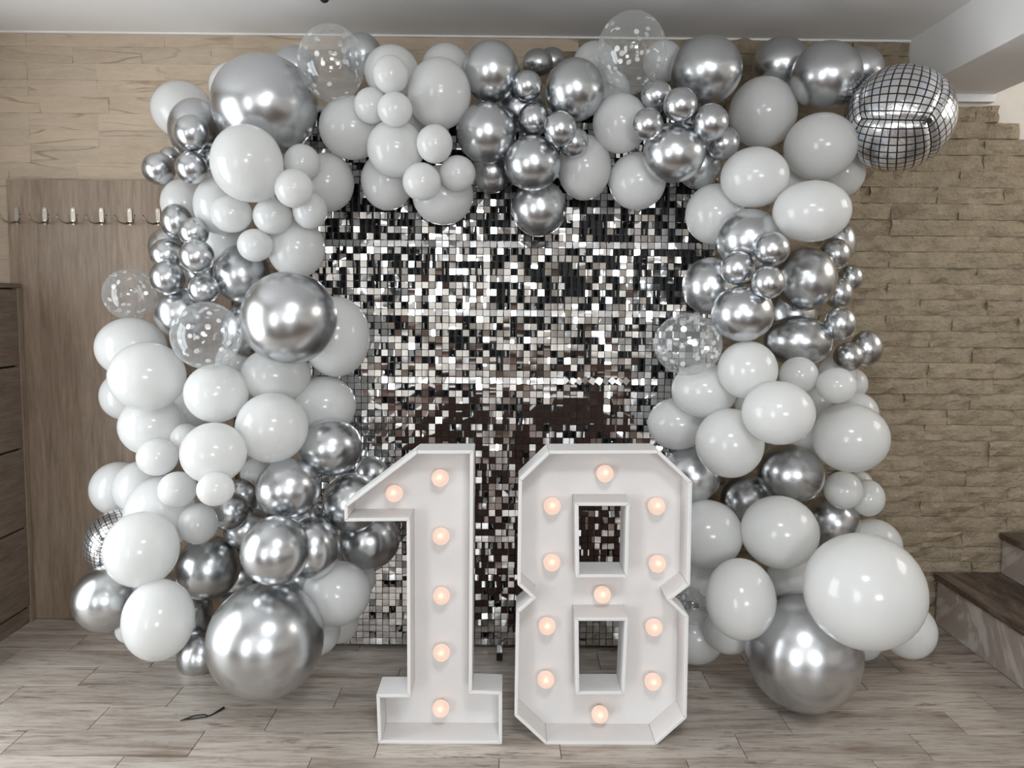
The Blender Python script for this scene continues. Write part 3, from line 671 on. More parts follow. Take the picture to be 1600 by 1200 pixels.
    ('C', (-1.324, 3.011, 1.543), (0.0658, 0.0680, 0.0669), (-23.7, 1.4), (-0.74, 0.65, -0.19),
     'small chrome balloon low on the outer edge of the coat panel cluster, above confetti balloon'),
    ('W', (-0.914, 2.732, 1.935), (0.1223, 0.1316, 0.1269), (-18.5, 9.4), (0.43, 0.61, -0.66),
     'large oval white balloon overlapping the bottom of the biggest upper chrome balloon'),
    ('W', (-0.934, 2.865, 1.661), (0.0638, 0.0606, 0.0622), (-18.1, 3.8), (-0.25, 0.87, -0.42),
     'lowest small white balloon of the white cluster, above a medium chrome balloon'),
    ('C', (-1.159, 2.950, 1.498), (0.0601, 0.0559, 0.0579), (-21.4, 0.7), (-0.08, 0.96, 0.26),
     'lowest small chrome balloon of the coat panel cluster, above the front confetti balloon'),
    ('K', (-1.082, 2.763, 1.331), (0.1216, 0.1204, 0.1210), (-21.4, -2.5), (-0.50, 0.77, -0.40),
     'transparent confetti balloon next to the big chrome balloon of the column'),
    ('W', (-1.301, 2.831, 0.873), (0.0736, 0.0698, 0.0717), (-24.7, -10.7), (-0.64, 0.62, -0.45),
     'small white balloon below the middle of the white mass beside coat panel'),
    ('C', (0.085, 2.844, 1.964), (0.1023, 0.0990, 0.1007), (1.7, 10.0), (-0.13, 0.80, 0.59),
     'chrome balloon second lowest of the top chrome group'),
    ('C', (0.700, 2.732, 2.090), (0.0626, 0.0638, 0.0632), (14.4, 12.6), (-0.07, 0.92, 0.40),
     'small chrome balloon beside the round white one under the egg chrome balloon'),
    ('W', (1.178, 2.959, 2.057), (0.1325, 0.1245, 0.1284), (21.7, 10.6), (0.64, 0.77, -0.06),
     'white balloon directly beside the big disco balloon'),
    ('W', (1.216, 2.814, 1.164), (0.0718, 0.0661, 0.0689), (23.4, -5.5), (0.32, 0.94, 0.10),
     'small white balloon in front near the bricks, under the outer chrome column'),
    ('W', (1.318, 2.905, 0.953), (0.1402, 0.1317, 0.1359), (24.4, -9.0), (0.25, 0.95, 0.17),
     'large white balloon of the white mass on the brick wall edge'),
    ('W', (1.018, 2.793, 0.616), (0.1405, 0.1337, 0.1370), (20.0, -15.8), (0.72, 0.65, -0.25),
     'round white balloon above the giant floor chrome balloon beside number eight'),
    ('W', (0.828, 2.624, 0.425), (0.1208, 0.1403, 0.1302), (17.5, -20.6), (0.07, 0.98, -0.19),
     'oval white balloon beside the waist of number eight'),
    ('W', (-1.346, 2.866, 1.171), (0.1361, 0.1291, 0.1326), (-25.2, -5.2), (-0.32, 0.90, -0.30),
     'large white balloon foremost in the upper white mass, beside the coat panel'),
    ('W', (-0.752, 2.732, 1.850), (0.0667, 0.0676, 0.0672), (-15.4, 7.8), (-0.35, 0.91, 0.20),
     'small white balloon in front, second from top of the white cluster near shimmer corner'),
    ('W', (-0.865, 2.856, 1.766), (0.0706, 0.0668, 0.0687), (-16.8, 5.8), (-0.14, 0.91, 0.40),
     'small white balloon at the middle of the five-ball white cluster near the coat hooks'),
    ('C', (-1.146, 2.855, 1.617), (0.0621, 0.0618, 0.0619), (-21.9, 2.9), (-0.47, 0.83, -0.29),
     'foremost small chrome balloon at the centre of the cluster by the coat panel'),
    ('C', (-0.761, 2.684, 1.398), (0.1646, 0.1621, 0.1634), (-15.8, -1.3), (-0.54, 0.77, 0.33),
     'big round chrome balloon at mid height beside the shimmer wall'),
    ('W', (-0.838, 2.718, 1.006), (0.1263, 0.1251, 0.1257), (-17.1, -9.1), (-0.40, 0.87, -0.28),
     'round white balloon above the medium chrome balloons near number one'),
    ('C', (-1.200, 3.027, 0.382), (0.1247, 0.1285, 0.1266), (-21.6, -18.3), (0.07, 0.99, -0.09),
     'chrome balloon below the lowest small white balloon, left of the bright round one'),
    ('W', (-0.395, 2.713, 2.118), (0.0600, 0.0586, 0.0593), (-8.3, 13.5), (0.33, 0.93, 0.17),
     'small white balloon in front of the trio next to the big top white balloon'),
    ('W', (-0.262, 2.753, 2.011), (0.0637, 0.0669, 0.0653), (-5.4, 11.3), (-0.28, 0.96, 0.05),
     'small white balloon beneath the big oval white one of the top group'),
    ('W', (-0.310, 2.781, 1.884), (0.0679, 0.0676, 0.0677), (-6.4, 8.6), (0.08, 0.96, 0.26),
     'small white balloon low in the top group, over the shimmer wall'),
    ('C', (0.592, 2.723, 2.146), (0.0585, 0.0588, 0.0586), (12.3, 13.8), (0.24, 0.72, 0.66),
     'foremost small chrome balloon below the large egg chrome balloon'),
    ('C', (0.802, 2.701, 1.585), (0.0601, 0.0588, 0.0595), (16.5, 2.5), (0.57, 0.79, -0.22),
     'small chrome balloon of the front three closest to the shimmer wall'),
    ('W', (0.916, 2.567, 1.095), (0.1194, 0.1077, 0.1134), (19.6, -7.6), (0.45, 0.89, 0.04),
     'front white balloon at the centre of the brick side white mass'),
    ('W', (-0.997, 2.586, 0.939), (0.1086, 0.1038, 0.1062), (-21.1, -10.6), (-0.48, 0.84, 0.28),
     'round white balloon above two small white ones in the lower white mass'),
    ('W', (-0.186, 2.826, 1.922), (0.0658, 0.0640, 0.0649), (-3.8, 9.3), (0.16, 0.85, 0.50),
     'small white balloon of the top group touching the chrome balloons'),
    ('C', (0.901, 2.644, 1.649), (0.0590, 0.0584, 0.0587), (18.8, 3.9), (0.18, 0.95, -0.24),
     'small chrome balloon topmost of the three front ones in the brick side cluster'),
    ('W', (-1.212, 2.789, 0.761), (0.0692, 0.0663, 0.0677), (-23.5, -12.9), (-0.18, 0.95, -0.27),
     'small white balloon, outer one of the pair under the round white balloon'),
    ('C', (-0.780, 2.542, 0.616), (0.1137, 0.1157, 0.1147), (-17.1, -17.6), (-0.44, 0.84, -0.32),
     'bright round chrome balloon resting above the giant floor chrome balloon'),
    ('C', (-0.829, 2.577, 0.287), (0.1979, 0.1957, 0.1968), (-17.8, -23.4), (-0.19, 0.92, -0.33),
     'giant chrome balloon on the floor beside number one'),
    ('C', (0.178, 2.748, 2.067), (0.0570, 0.0600, 0.0585), (3.7, 12.4), (-0.01, 0.93, 0.36),
     'small chrome balloon in front below the oval chrome one of the top group'),
    ('C', (0.879, 2.605, 1.534), (0.0554, 0.0559, 0.0556), (18.6, 1.5), (0.70, 0.68, 0.21),
     'small chrome balloon lowest of the front three in the brick side cluster'),
    ('W', (-1.144, 2.804, 0.629), (0.0705, 0.0758, 0.0731), (-22.2, -15.3), (-0.47, 0.86, 0.19),
     'small white balloon hanging lowest of the white mass, above a chrome balloon'),
    ('W', (-1.282, 2.648, 0.582), (0.1247, 0.1314, 0.1280), (-25.8, -16.6), (-0.44, 0.64, -0.63),
     'big white balloon partly covering the lower disco balloon'),
    ('W', (1.185, 2.462, 0.519), (0.1909, 0.1883, 0.1896), (25.7, -19.0), (0.07, 0.75, -0.66),
     'giant white balloon near the stairs'),
    ('W', (-0.950, 2.473, 0.843), (0.0595, 0.0557, 0.0576), (-21.0, -13.1), (-0.03, 0.88, -0.47),
     'small white balloon, inner one of the pair under the round white balloon'),
    ('W', (-1.198, 2.579, 0.356), (0.1183, 0.1364, 0.1270), (-24.9, -21.2), (-0.67, 0.58, -0.47),
     "lowest big white balloon at the arch's foot hanging near the floor tiles"),
]
ONE_OUTLINE = [(-0.522, 0.803), (-0.290, 0.983), (-0.106, 0.985), (-0.107, 0.184), (-0.008, 0.180), (-0.007, 0.006), (-0.417, 0.000), (-0.422, 0.169), (-0.320, 0.170), (-0.321, 0.752), (-0.521, 0.749)]
EIGHT_OUTLINE = [(0.040, 0.892), (0.134, 0.986), (0.488, 0.990), (0.599, 0.889), (0.602, 0.546), (0.542, 0.497), (0.600, 0.442), (0.603, 0.094), (0.504, 0.000), (0.137, 0.000), (0.033, 0.098), (0.036, 0.455), (0.086, 0.500), (0.039, 0.543)]
EIGHT_HOLES = [[(0.234, 0.806), (0.388, 0.807), (0.388, 0.580), (0.240, 0.579)],
    [(0.240, 0.423), (0.391, 0.424), (0.386, 0.184), (0.246, 0.183)]]
ONE_BULBS = [(-0.371, 0.825), (-0.219, 0.878), (-0.216, 0.681), (-0.214, 0.477), (-0.214, 0.280), (-0.216, 0.084)]
EIGHT_BULBS = [(0.326, 0.897), (0.153, 0.786), (0.500, 0.788), (0.154, 0.594), (0.507, 0.592), (0.325, 0.485), (0.141, 0.375), (0.501, 0.373), (0.139, 0.188), (0.502, 0.183), (0.324, 0.067)]

# ------------------------------------------------------------------ room shell
CEIL = 2.612
WALL = 3.446           # front plane of the stone cladding
XL, XR, YR = -2.50, 4.20, -4.50

def struct(o, label=None):
    o['kind'] = 'structure'
    if label: o['label'] = label
    return o

def panel_with_openings(name, axis, at, thick, u0, u1, z0, z1, openings, mat):
    """wall slab along x (axis 'y' fixed) or along y (axis 'x' fixed) with rectangular openings"""
    bm = bmesh.new()
    def slab(a, b, c, d):
        if b - a < 1e-5 or d - c < 1e-5: return
        lo, hi = min(at, at + thick), max(at, at + thick)
        if axis == 'y': box_bm(a, b, lo, hi, c, d, bm=bm)
        else: box_bm(lo, hi, a, b, c, d, bm=bm)
    cur = u0
    for (a, b, c, d) in sorted(openings):
        slab(cur, a, z0, z1); slab(a, b, z0, c); slab(a, b, d, z1); cur = b
    slab(cur, u1, z0, z1)
    return struct(bm_obj(name, bm, mat))

# floors
floor = struct(box('floor', XL - 0.1, XR, 1.53, WALL + 0.2, -0.15, -0.009, M['grout']), 'whitewashed wood-look tile floor laid in staggered rows')
PL, PW, GAP = 0.600, 0.150, 0.0022
def plank_mesh(length, name='floor_plank'):
    bm = box_bm(-length / 2 + GAP / 2, length / 2 - GAP / 2, -PW / 2 + GAP / 2, PW / 2 - GAP / 2, -0.008, 0.0)
    top = [e for e in bm.edges if all(v.co.z > -1e-6 for v in e.verts)]
    bmesh.ops.bevel(bm, geom=top, offset=0.0008, segments=1, affect='EDGES')
    me = bpy.data.meshes.new(name); bm.to_mesh(me); bm.free(); me.materials.append(M['plank']); return me
plank_full = plank_mesh(PL)
far = bmesh.new()
row_y = 2.505 + 0.075
for k in range(-7, 7):
    yc = 2.58 + 0.15 * k
    off = -0.016 - 0.2 * ((-k + 1) % 3)
    x = off - 6 * PL
    while x < 2.0:
        a, b = max(x, XL), min(x + PL, 1.985)
        if b - a > 0.02:
            if k >= -2:
                me = plank_full if abs(b - a - PL) < 1e-4 else plank_mesh(b - a)
                o = link('floor_plank', me, floor, Vector(((a + b) / 2, yc, 0.0)) - floor.location)
            else:
                box_bm(a + GAP / 2, b - GAP / 2, yc - PW / 2 + GAP / 2, yc + PW / 2 - GAP / 2, -0.008, 0.0, bm=far)
        x += PL
pf = bm_obj('plank_field', far, M['plank'], floor, loc=-floor.location); pf['kind'] = 'stuff'
struct(box('floor_rear', XL - 0.1, XR, YR - 0.1, 1.53, -0.15, -0.001, M['rear_floor']), 'dark brown floor of the room behind the viewer')

# ceiling, beam, cornice
struct(box('ceiling', XL - 0.1, 1.95, YR - 0.1, WALL + 0.1, CEIL, CEIL + 0.12, M['plaster']), 'white painted ceiling')
struct(box('ceiling_beam', 1.746, 2.128, YR - 0.1, WALL + 0.03, 2.386, CEIL + 0.13, M['plaster'], bevel=0.006), 'white plastered ceiling beam beside the stairwell')
struct(box('ceiling_stairwell', 2.10, XR + 0.1, YR - 0.1, WALL + 0.1, 4.3, 4.4, M['plaster']), 'white ceiling high over the stairs')
struct(box('wall_stairwell', 2.03, 2.128, YR - 0.1, WALL + 0.03, CEIL + 0.12, 4.3, M['wallpaint']), 'upper wall over the ceiling beam')
struct(box('trim_1', XL, 1.746, WALL - 0.010, WALL + 0.02, CEIL - 0.009, CEIL, M['cornice'], bevel=0.003), 'thin white cornice line where stone meets ceiling')
struct(box('trim_2', 1.83, 2.128, WALL - 0.012, WALL + 0.02, 2.352, 2.386, M['cornice'], bevel=0.003), 'white strip under the ceiling beam')

# walls
wall_back = struct(box('wall_back', XL - 0.1, XR + 0.1, WALL + 0.022, WALL + 0.16, -0.1, 4.4, M['mortar']), 'back wall clad in beige stone bricks')
LD = [(-3.80, -1.40, 0.06, 2.20), (1.30, 2.50, 0.06, 2.20)]
panel_with_openings('wall_left', 'x', XL, -0.10, YR - 0.1, WALL + 0.1, -0.1, CEIL + 0.1, LD, M['wallpaint'])['label'] = 'cream wall with glazed doors'
RW = [(0.50, 2.10, 1.05, 2.15)]
panel_with_openings('wall_rear', 'y', YR, -0.10, XL - 0.1, XR + 0.1, -0.1, 4.4, RW, M['wallpaint'])['label'] = 'cream wall behind the viewer with a window'
panel_with_openings('wall_right', 'x', XR, 0.10, YR - 0.1, WALL + 0.1, -0.1, 4.4, [(1.4, 3.0, 2.25, 3.55)], M['wallpaint'])['label'] = 'cream stairwell wall with a window'
struct(box('baseboard_rear', XL, XR, YR, YR + 0.03, 0.0, 0.30, M['wainscot']), 'dark brown skirting low on the rear wall')
struct(box('baseboard_left', XL, XL + 0.03, -1.35, 1.25, 0.0, 0.30, M['wainscot']), 'dark brown skirting low on the side wall')

def glazing(name, axis, at, u0, u1, z0, z1, nu, nz, label):
    """window or glazed door frame: outer frame and glazing bars in the opening"""
    root = struct(empty(name, (0, 0, 0)), label)
    def bar(nm, a, b, c, d, t=0.05):
        if axis == 'x': return box(nm, at - t, at + 0.01, a, b, c, d, M['frame'], root, 0.004)
        return box(nm, a, b, at - t, at + 0.01, c, d, M['frame'], root, 0.004)
    w = 0.05
    bar('frame_jamb', u0, u0 + w, z0, z1); bar('frame_jamb', u1 - w, u1, z0, z1)
    bar('frame_rail', u0 + w, u1 - w, z0, z0 + w); bar('frame_rail', u0 + w, u1 - w, z1 - w, z1)
    for i in range(1, nu):
        u = u0 + (u1 - u0) * i / nu; bar('glazing_bar', u - 0.025, u + 0.025, z0 + w, z1 - w, 0.04)
    for i in range(1, nz):
        z = z0 + (z1 - z0) * i / nz; bar('glazing_bar', u0 + w, u1 - w, z - 0.015, z + 0.015, 0.03)
glazing('door_1', 'x', XL, 1.30, 2.50, 0.06, 2.20, 2, 1, 'white framed glazed door letting daylight in')
glazing('door_2', 'x', XL, -3.80, -1.40, 0.06, 2.20, 3, 1, 'white framed glazed door at the far end')
glazing('window_1', 'y', YR, 0.50, 2.10, 1.05, 2.15, 2, 1, 'white framed window behind the viewer')
glazing('window_2', 'x', XR + 0.06, 1.40, 3.00, 2.25, 3.55, 2, 1, 'stairwell window')

# stone cladding: every brick in view is a piece of the back wall, the hidden ones one field
BH, BL = 0.0708, 0.300
def brick_mesh(seed, length, rough, name='brick'):
    rnd = random.Random(seed)
    nx, nz = 7, 3
    g = 0.0014 if rough else 0.0005; h = BH - g; L = length - g
    verts = []; faces = []
    for j in range(nz + 1):
        for i in range(nx + 1):
            x = -L / 2 + L * i / nx; z = h * j / nz
            edge = (i in (0, nx)) or (j in (0, nz))
            amp = 0.015 if rough else 0.0035
            y = max(-amp, min(amp, noise.noise((x * 16 + seed * 3.7, z * 30, seed * 1.3)) * amp * 1.3)) - (0.004 if rough else 0)
            if edge: y += (0.003 if rough else 0.0006) + rnd.random() * (0.004 if rough else 0.0008)
            else:
                x += rnd.uniform(-.2, .2) * L / nx; z += rnd.uniform(-.2, .2) * h / nz
            verts.append((x, y, z))
    W_ = nx + 1
    for j in range(nz):
        for i in range(nx):
            a = j * W_ + i; faces.append((a, a + 1, a + W_ + 1, a + W_))
    loop = [i for i in range(W_)] + [j * W_ + nx for j in range(1, nz + 1)] + [nz * W_ + i for i in range(nx - 1, -1, -1)] + [j * W_ for j in range(nz - 1, 0, -1)]
    base = len(verts)
    for v in loop: verts.append((verts[v][0], 0.024, verts[v][2]))
    n = len(loop)
    for k in range(n):
        faces.append((loop[(k + 1) % n], loop[k], base + k, base + (k + 1) % n))
    me = bpy.data.meshes.new(name); me.from_pydata(verts, [], faces); me.update()
    me.materials.append(M['stone_rough' if rough else 'stone_smooth'])
    return me
variants = {(r, L): [brick_mesh(s + 17 * int(L * 100), L, r) for s in range(7)] for r in (True, False) for L in (0.30, 0.15, 0.20, 0.10)}
field_r, field_s = bmesh.new(), bmesh.new()
rb = random.Random(5)
for r in range(37):
    z = 0.001 + r * BH
    if z + BH > CEIL + 0.03: break
    x = XL - rb.choice([0, 0.1, 0.15, 0.2])
    while x < 3.0:
        zt = z + BH
        end = 3.0
        if z > 2.15: end = 2.255 if 2.19 < z < 2.262 else 2.13
        if zt > 2.39: end = 1.746
        L = 0.30
        if x + L > end + 0.001:
            L = next((q for q in (0.20, 0.15, 0.10) if x + q <= end + (0.1 if zt > 2.39 else 0.03)), None)
            if L is None: break
        x0, x1 = x, x + L; x = x1
        if x1 < XL: continue
        cx = (x0 + x1) / 2
        rough = cx > 0.25 if zt > 2.3 else cx > -0.4
        me = variants[(rough, L)][rb.randrange(7)]
        dy = rb.uniform(-0.004, 0.004) if rough else rb.uniform(-0.0012, 0.0012)
        seen = (cx < -1.25 and z > 1.9) or z > 2.38 or (1.2 < cx < 2.45 and z > 0.1)
        if seen:
            link('brick', me, wall_back, Vector((cx, WALL + dy, z)) - wall_back.location)
        else:
            bm = field_r if rough else field_s
            n0 = len(bm.verts); bm.from_mesh(me); bm.verts.ensure_lookup_table()
            for v in bm.verts[n0:]: v.co += Vector((cx, WALL + dy, z))
for bm, mk in ((field_r, 'stone_rough'), (field_s, 'stone_smooth')):
    o = bm_obj('brick_field', bm, M[mk], wall_back, loc=-wall_back.location); o['kind'] = 'stuff'

# staircase rising to the side
stairs = struct(empty('staircase', (1.985, WALL - 0.02, 0)), 'marble staircase with dark granite treads rising against the brick wall')
zs = [0.0, 0.240, 0.428, 0.612, 0.796, 0.98]
for i in range(5):
    xa = 1.985 + 0.290 * i
    box('riser', xa, xa + 0.02, 1.60, WALL - 0.022, zs[i], zs[i + 1] - 0.030, M['marble'], stairs)
    bm = bmesh.new()
    ny = 60; x0, x1 = xa - 0.022, xa + 0.29; y0, y1 = 1.58, WALL - 0.022
    rows = []
    for j in range(ny + 1):
        y = y0 + (y1 - y0) * j / ny
        j1 = noise.noise((y * 31, i * 5.0, 0.3)) * 0.006; j2 = noise.noise((y * 43, i * 5.0, 7.3)) * 0.006
        rows.append([bm.verts.new(p) for p in ((x1, y, zs[i + 1] - 0.03), (x0 + 0.008 + j1, y, zs[i + 1] - 0.03),
                     (x0 + j2, y, zs[i + 1] - 0.014), (x0 + 0.004 + j1, y, zs[i + 1]), (x1, y, zs[i + 1]))])
    for A, B in zip(rows, rows[1:]):
        for k in range(5):
            bm.faces.new([A[k], A[(k + 1) % 5], B[(k + 1) % 5], B[k]])
    bm.faces.new(rows[0]); bm.faces.new(rows[-1][::-1])
    bm_obj('tread', bm, M['tread'], stairs, loc=-stairs.location)
    box('stair_core', xa + 0.021, XR, 1.62, WALL - 0.022, zs[i] + 0.0005, zs[i + 1] - 0.031, M['marble'], stairs)

# ------------------------------------------------------------------ coat panel with hooks
rack = tag(empty('coat_rack_panel', (-1.70, 3.43, 0.0)), 'tall grey-brown oak laminate coat panel with a row of metal hooks', 'coat rack')
box('panel_board', -2.188, -1.22, 3.408, 3.430, 0.002, 1.974, M['oak'], rack, 0.002)
def hook_meshes():
    bm = bmesh.new()
    # rounded back plate
    n = 10; w, h = 0.0095, 0.038
    prof = [(w * math.cos(a), h - w + w * math.sin(a)) for a in [math.pi * k / n for k in range(n + 1)]]
    prof += [(-x, -z) for x, z in prof]
    f = [bm.verts.new((x, -0.004, z)) for x, z in prof]; b = [bm.verts.new((x, 0, z)) for x, z in prof]
    bm.faces.new(f); bm.faces.new(b[::-1])
    for k in range(len(prof)):
        bm.faces.new([f[k], b[k], b[(k + 1) % len(prof)], f[(k + 1) % len(prof)]])
    plate = bpy.data.meshes.new('coat_hook'); bmesh.ops.recalc_face_normals(bm, faces=bm.faces); bm.to_mesh(plate); bm.free()
    plate.materials.append(M['nickel'])
    prongs = []
    for s in (-1, 1):
        bm = bmesh.new()
        pts = [(0.004 * s, -0.003, -0.026), (0.016 * s, -0.020, -0.031), (0.030 * s, -0.036, -0.027), (0.040 * s, -0.046, -0.013), (0.044 * s, -0.049, 0.004)]
        tube_mesh(bm, pts, [0.0045, 0.0042, 0.0038, 0.0035, 0.0042], 8)
        me = bpy.data.meshes.new('prong'); bmesh.ops.recalc_face_normals(bm, faces=bm.faces); bm.to_mesh(me); bm.free()
        me.polygons.foreach_set('use_smooth', [True] * len(me.polygons)); me.materials.append(M['nickel']); prongs.append(me)
    bm = bmesh.new()
    tube_mesh(bm, [(0, -0.0065, 0), (0, -0.004, 0)], [0.0030, 0.0042], 10)
    screw = bpy.data.meshes.new('screw'); bmesh.ops.recalc_face_normals(bm, faces=bm.faces); bm.to_mesh(screw); bm.free(); screw.materials.append(M['steel'])
    return plate, prongs, screw
plate, prongs, screw = hook_meshes()
for i in range(6):
    hk = link('coat_hook', plate, rack, Vector((-2.147 + 0.1232 * i, 3.408, 1.816)) - rack.location)
    for p in prongs: link('prong', p, hk)
    for z in (0.026, -0.020): link('screw', screw, hk, (0, 0, z))

# ------------------------------------------------------------------ low cabinet at the picture's edge
cab = tag(empty('shoe_cabinet', (-2.32, 3.08, 0.0)), 'dark aged-oak cabinet with four wide drawer fronts beside the coat panel', 'cabinet')
y0, y1 = 2.72, 3.404
box('body', -2.497, -2.165, y0 + 0.02, y1 - 0.02, 0.06, 1.500, M['gap'], cab)
box('plinth', -2.480, -2.148, y0 + 0.02, y1 - 0.03, 0.0, 0.070, M['dark_oak'], cab)
box('top_board', -2.498, -2.140, y0, y1, 1.503, 1.523, M['dark_oak'], cab, 0.002)
box('side_panel', -2.498, -2.138, y1 - 0.028, y1, 0.0, 1.502, M['oak'], cab, 0.0015)
box('side_panel', -2.498, -2.138, y0, y0 + 0.02, 0.0, 1.502, M['oak'], cab, 0.0015)
zz = [0.077, 0.441, 0.797, 1.163, 1.500]
for a, b in zip(zz, zz[1:]):
    box('drawer_front', -2.164, -2.142, y0 + 0.022, y1 - 0.030, a + 0.004, b - 0.005, M['dark_oak'], cab, 0.002)

# ------------------------------------------------------------------ shimmer wall
SY = 3.150
PITCH = 0.02775
PAN = PITCH * 10
X0, Z0 = 0.010 - 3 * PAN, 0.012
shim = tag(empty('shimmer_wall', (0.0, SY + 0.02, 0.0)), 'backdrop wall of hanging square mirror sequins behind the numbers', 'backdrop')
sl = shim.location
bm = box_bm(-PAN / 2 + 0.001, PAN / 2 - 0.001, 0.0, 0.006, 0.001, PAN - 0.001)
# raised lattice between the sequins
for k in range(11):
    q = -PAN / 2 + k * PITCH
    q = min(max(q, -PAN / 2 + 0.002), PAN / 2 - 0.002)
    box_bm(q - 0.0009, q + 0.0009, -0.004, 0.0, 0.001, PAN - 0.001, bm=bm)
    zq = min(max(k * PITCH, 0.002), PAN - 0.002)
    box_bm(-PAN / 2 + 0.001, PAN / 2 - 0.001, -0.003, 0.0, zq - 0.0008, zq + 0.0008, bm=bm)
pan_me = bpy.data.meshes.new('grid_panel'); bm.to_mesh(pan_me); bm.free(); pan_me.materials.append(M['backing'])
for i in range(6):
    for j in range(8):
        link('grid_panel', pan_me, shim, Vector((X0 + (i + .5) * PAN, SY, Z0 + j * PAN)) - sl)
# sequins: each hangs from a pin near its top edge and swings freely
T = 0.0252
def sequin_grid(bx, bz):
    """thin film square, 2 x 2 facets, gently bowed"""
    h = T / 2
    vs_ = []
    for j in range(3):
        for i in range(3):
            x, z = -h + h * i, 0.002 - T + h * j
            vs_.append((x, -bx * (1 - (x / h) ** 2) - bz * (1 - ((z - 0.002 + h) / h) ** 2), z))
    return vs_
SQF = [(0, 1, 4, 3), (1, 2, 5, 4), (3, 4, 7, 6), (4, 5, 8, 7)]
SQ = []
for bx, bz in ((0, 0), (0.0003, 0), (-0.0003, 0.0001), (0.0001, 0.0003), (0.0005, -0.0002)):
    v_ = sequin_grid(bx, bz)
    me = bpy.data.meshes.new('sequin'); me.from_pydata(v_, [], SQF); me.update(); me.materials.append(M['mirror'])
    me.polygons.foreach_set('use_smooth', [True] * 4)
    SQ.append((v_, me))
SQV = SQ[0][0]
rs = random.Random(77)
cand = []
for i in range(60):
    for j in range(80):
        x = X0 + (i + .5) * PITCH; z = Z0 + (j + 1) * PITCH - 0.0016
        hgt = min(1.0, max(0.0, (z - 1.0) / 0.6))
        amp = 14 + 46 * hgt * hgt
        big = noise.noise((x * 3.1, z * 2.6, 4.2))
        yaw = amp * (0.55 * big + 0.75 * (rs.random() - 0.42)) + rs.gauss(0, 3)
        if rs.random() < 0.15 + 0.5 * hgt: yaw = 38 + 34 * rs.random() * (0.5 + 0.5 * hgt)
        if rs.random() < 0.25: yaw *= 0.15
        pitch = rs.gauss(0.6 - 7.0 * max(0.0, 0.75 - z), 2.6) + 2.5 * noise.noise((x * 5, z * 5, 9.0))
        roll = rs.gauss(0, 0.8)
        if j % 10 == 0:
            pitch = -rs.uniform(2, 11); yaw = rs.gauss(0, 6); roll += rs.gauss(0, 3)
            if 1.05 < z < 1.15 and 0.22 < x < 0.52: roll += rs.uniform(25, 50)
        y = SY - 0.007
        m = Matrix.Translation((x, y, z)) @ Matrix.Rotation(math.radians(yaw), 4, 'Z') @ Matrix.Rotation(math.radians(pitch), 4, 'X') @ Matrix.Rotation(math.radians(roll), 4, 'Y')
        # keep clear of the black panel behind
        back = max((m @ Vector(v)).y for v in SQV)
        if back > SY - 0.0045: m = Matrix.Translation((0, SY - 0.0045 - back, 0)) @ m
        key = math.hypot((x - 0.02) / 0.42, (z - 1.32) / 0.36)
        cand.append((key, m))
cand.sort(key=lambda c: c[0])
for key, m in cand[:298]:
    o = link('sequin', SQ[rs.randrange(5)][1], shim)
    o.matrix_local = Matrix.Translation(-sl) @ m
vv, ff = [], []
for key, m in cand[298:]:
    n0 = len(vv)
    vv += [m @ Vector(v) for v in SQ[rs.randrange(5)][0]]; ff += [tuple(n0 + q for q in f) for f in SQF]
o = mesh_obj('sequin_field', vv, ff, M['mirror'], shim, True, loc=-sl); o['kind'] = 'stuff'
# stand
for x in (X0 + 0.02, 0.0, X0 + 6 * PAN - 0.02):
    box('post', x - 0.0125, x + 0.0125, SY + 0.008, SY + 0.033, 0.03, 2.26, M['steel'], shim, 0.002)
box('cross_bar', X0, X0 + 6 * PAN, SY + 0.034, SY + 0.058, 2.215, 2.24, M['steel'], shim, 0.002)
for x in (X0 + 0.02, -0.022, X0 + 6 * PAN - 0.02):
    ft = box('foot', x - 0.0115, x + 0.0115, SY - 0.115, SY + 0.13, 0.004, 0.029, M['steel'], shim, 0.002)
    cp = box('end_cap', x - 0.0125, x + 0.0125, SY - 0.127, SY - 0.1155, 0.002, 0.030, M['rubber'], None, 0.002)
    loc = cp.location.copy(); cp.parent = ft; cp.location = loc - ft.location - sl

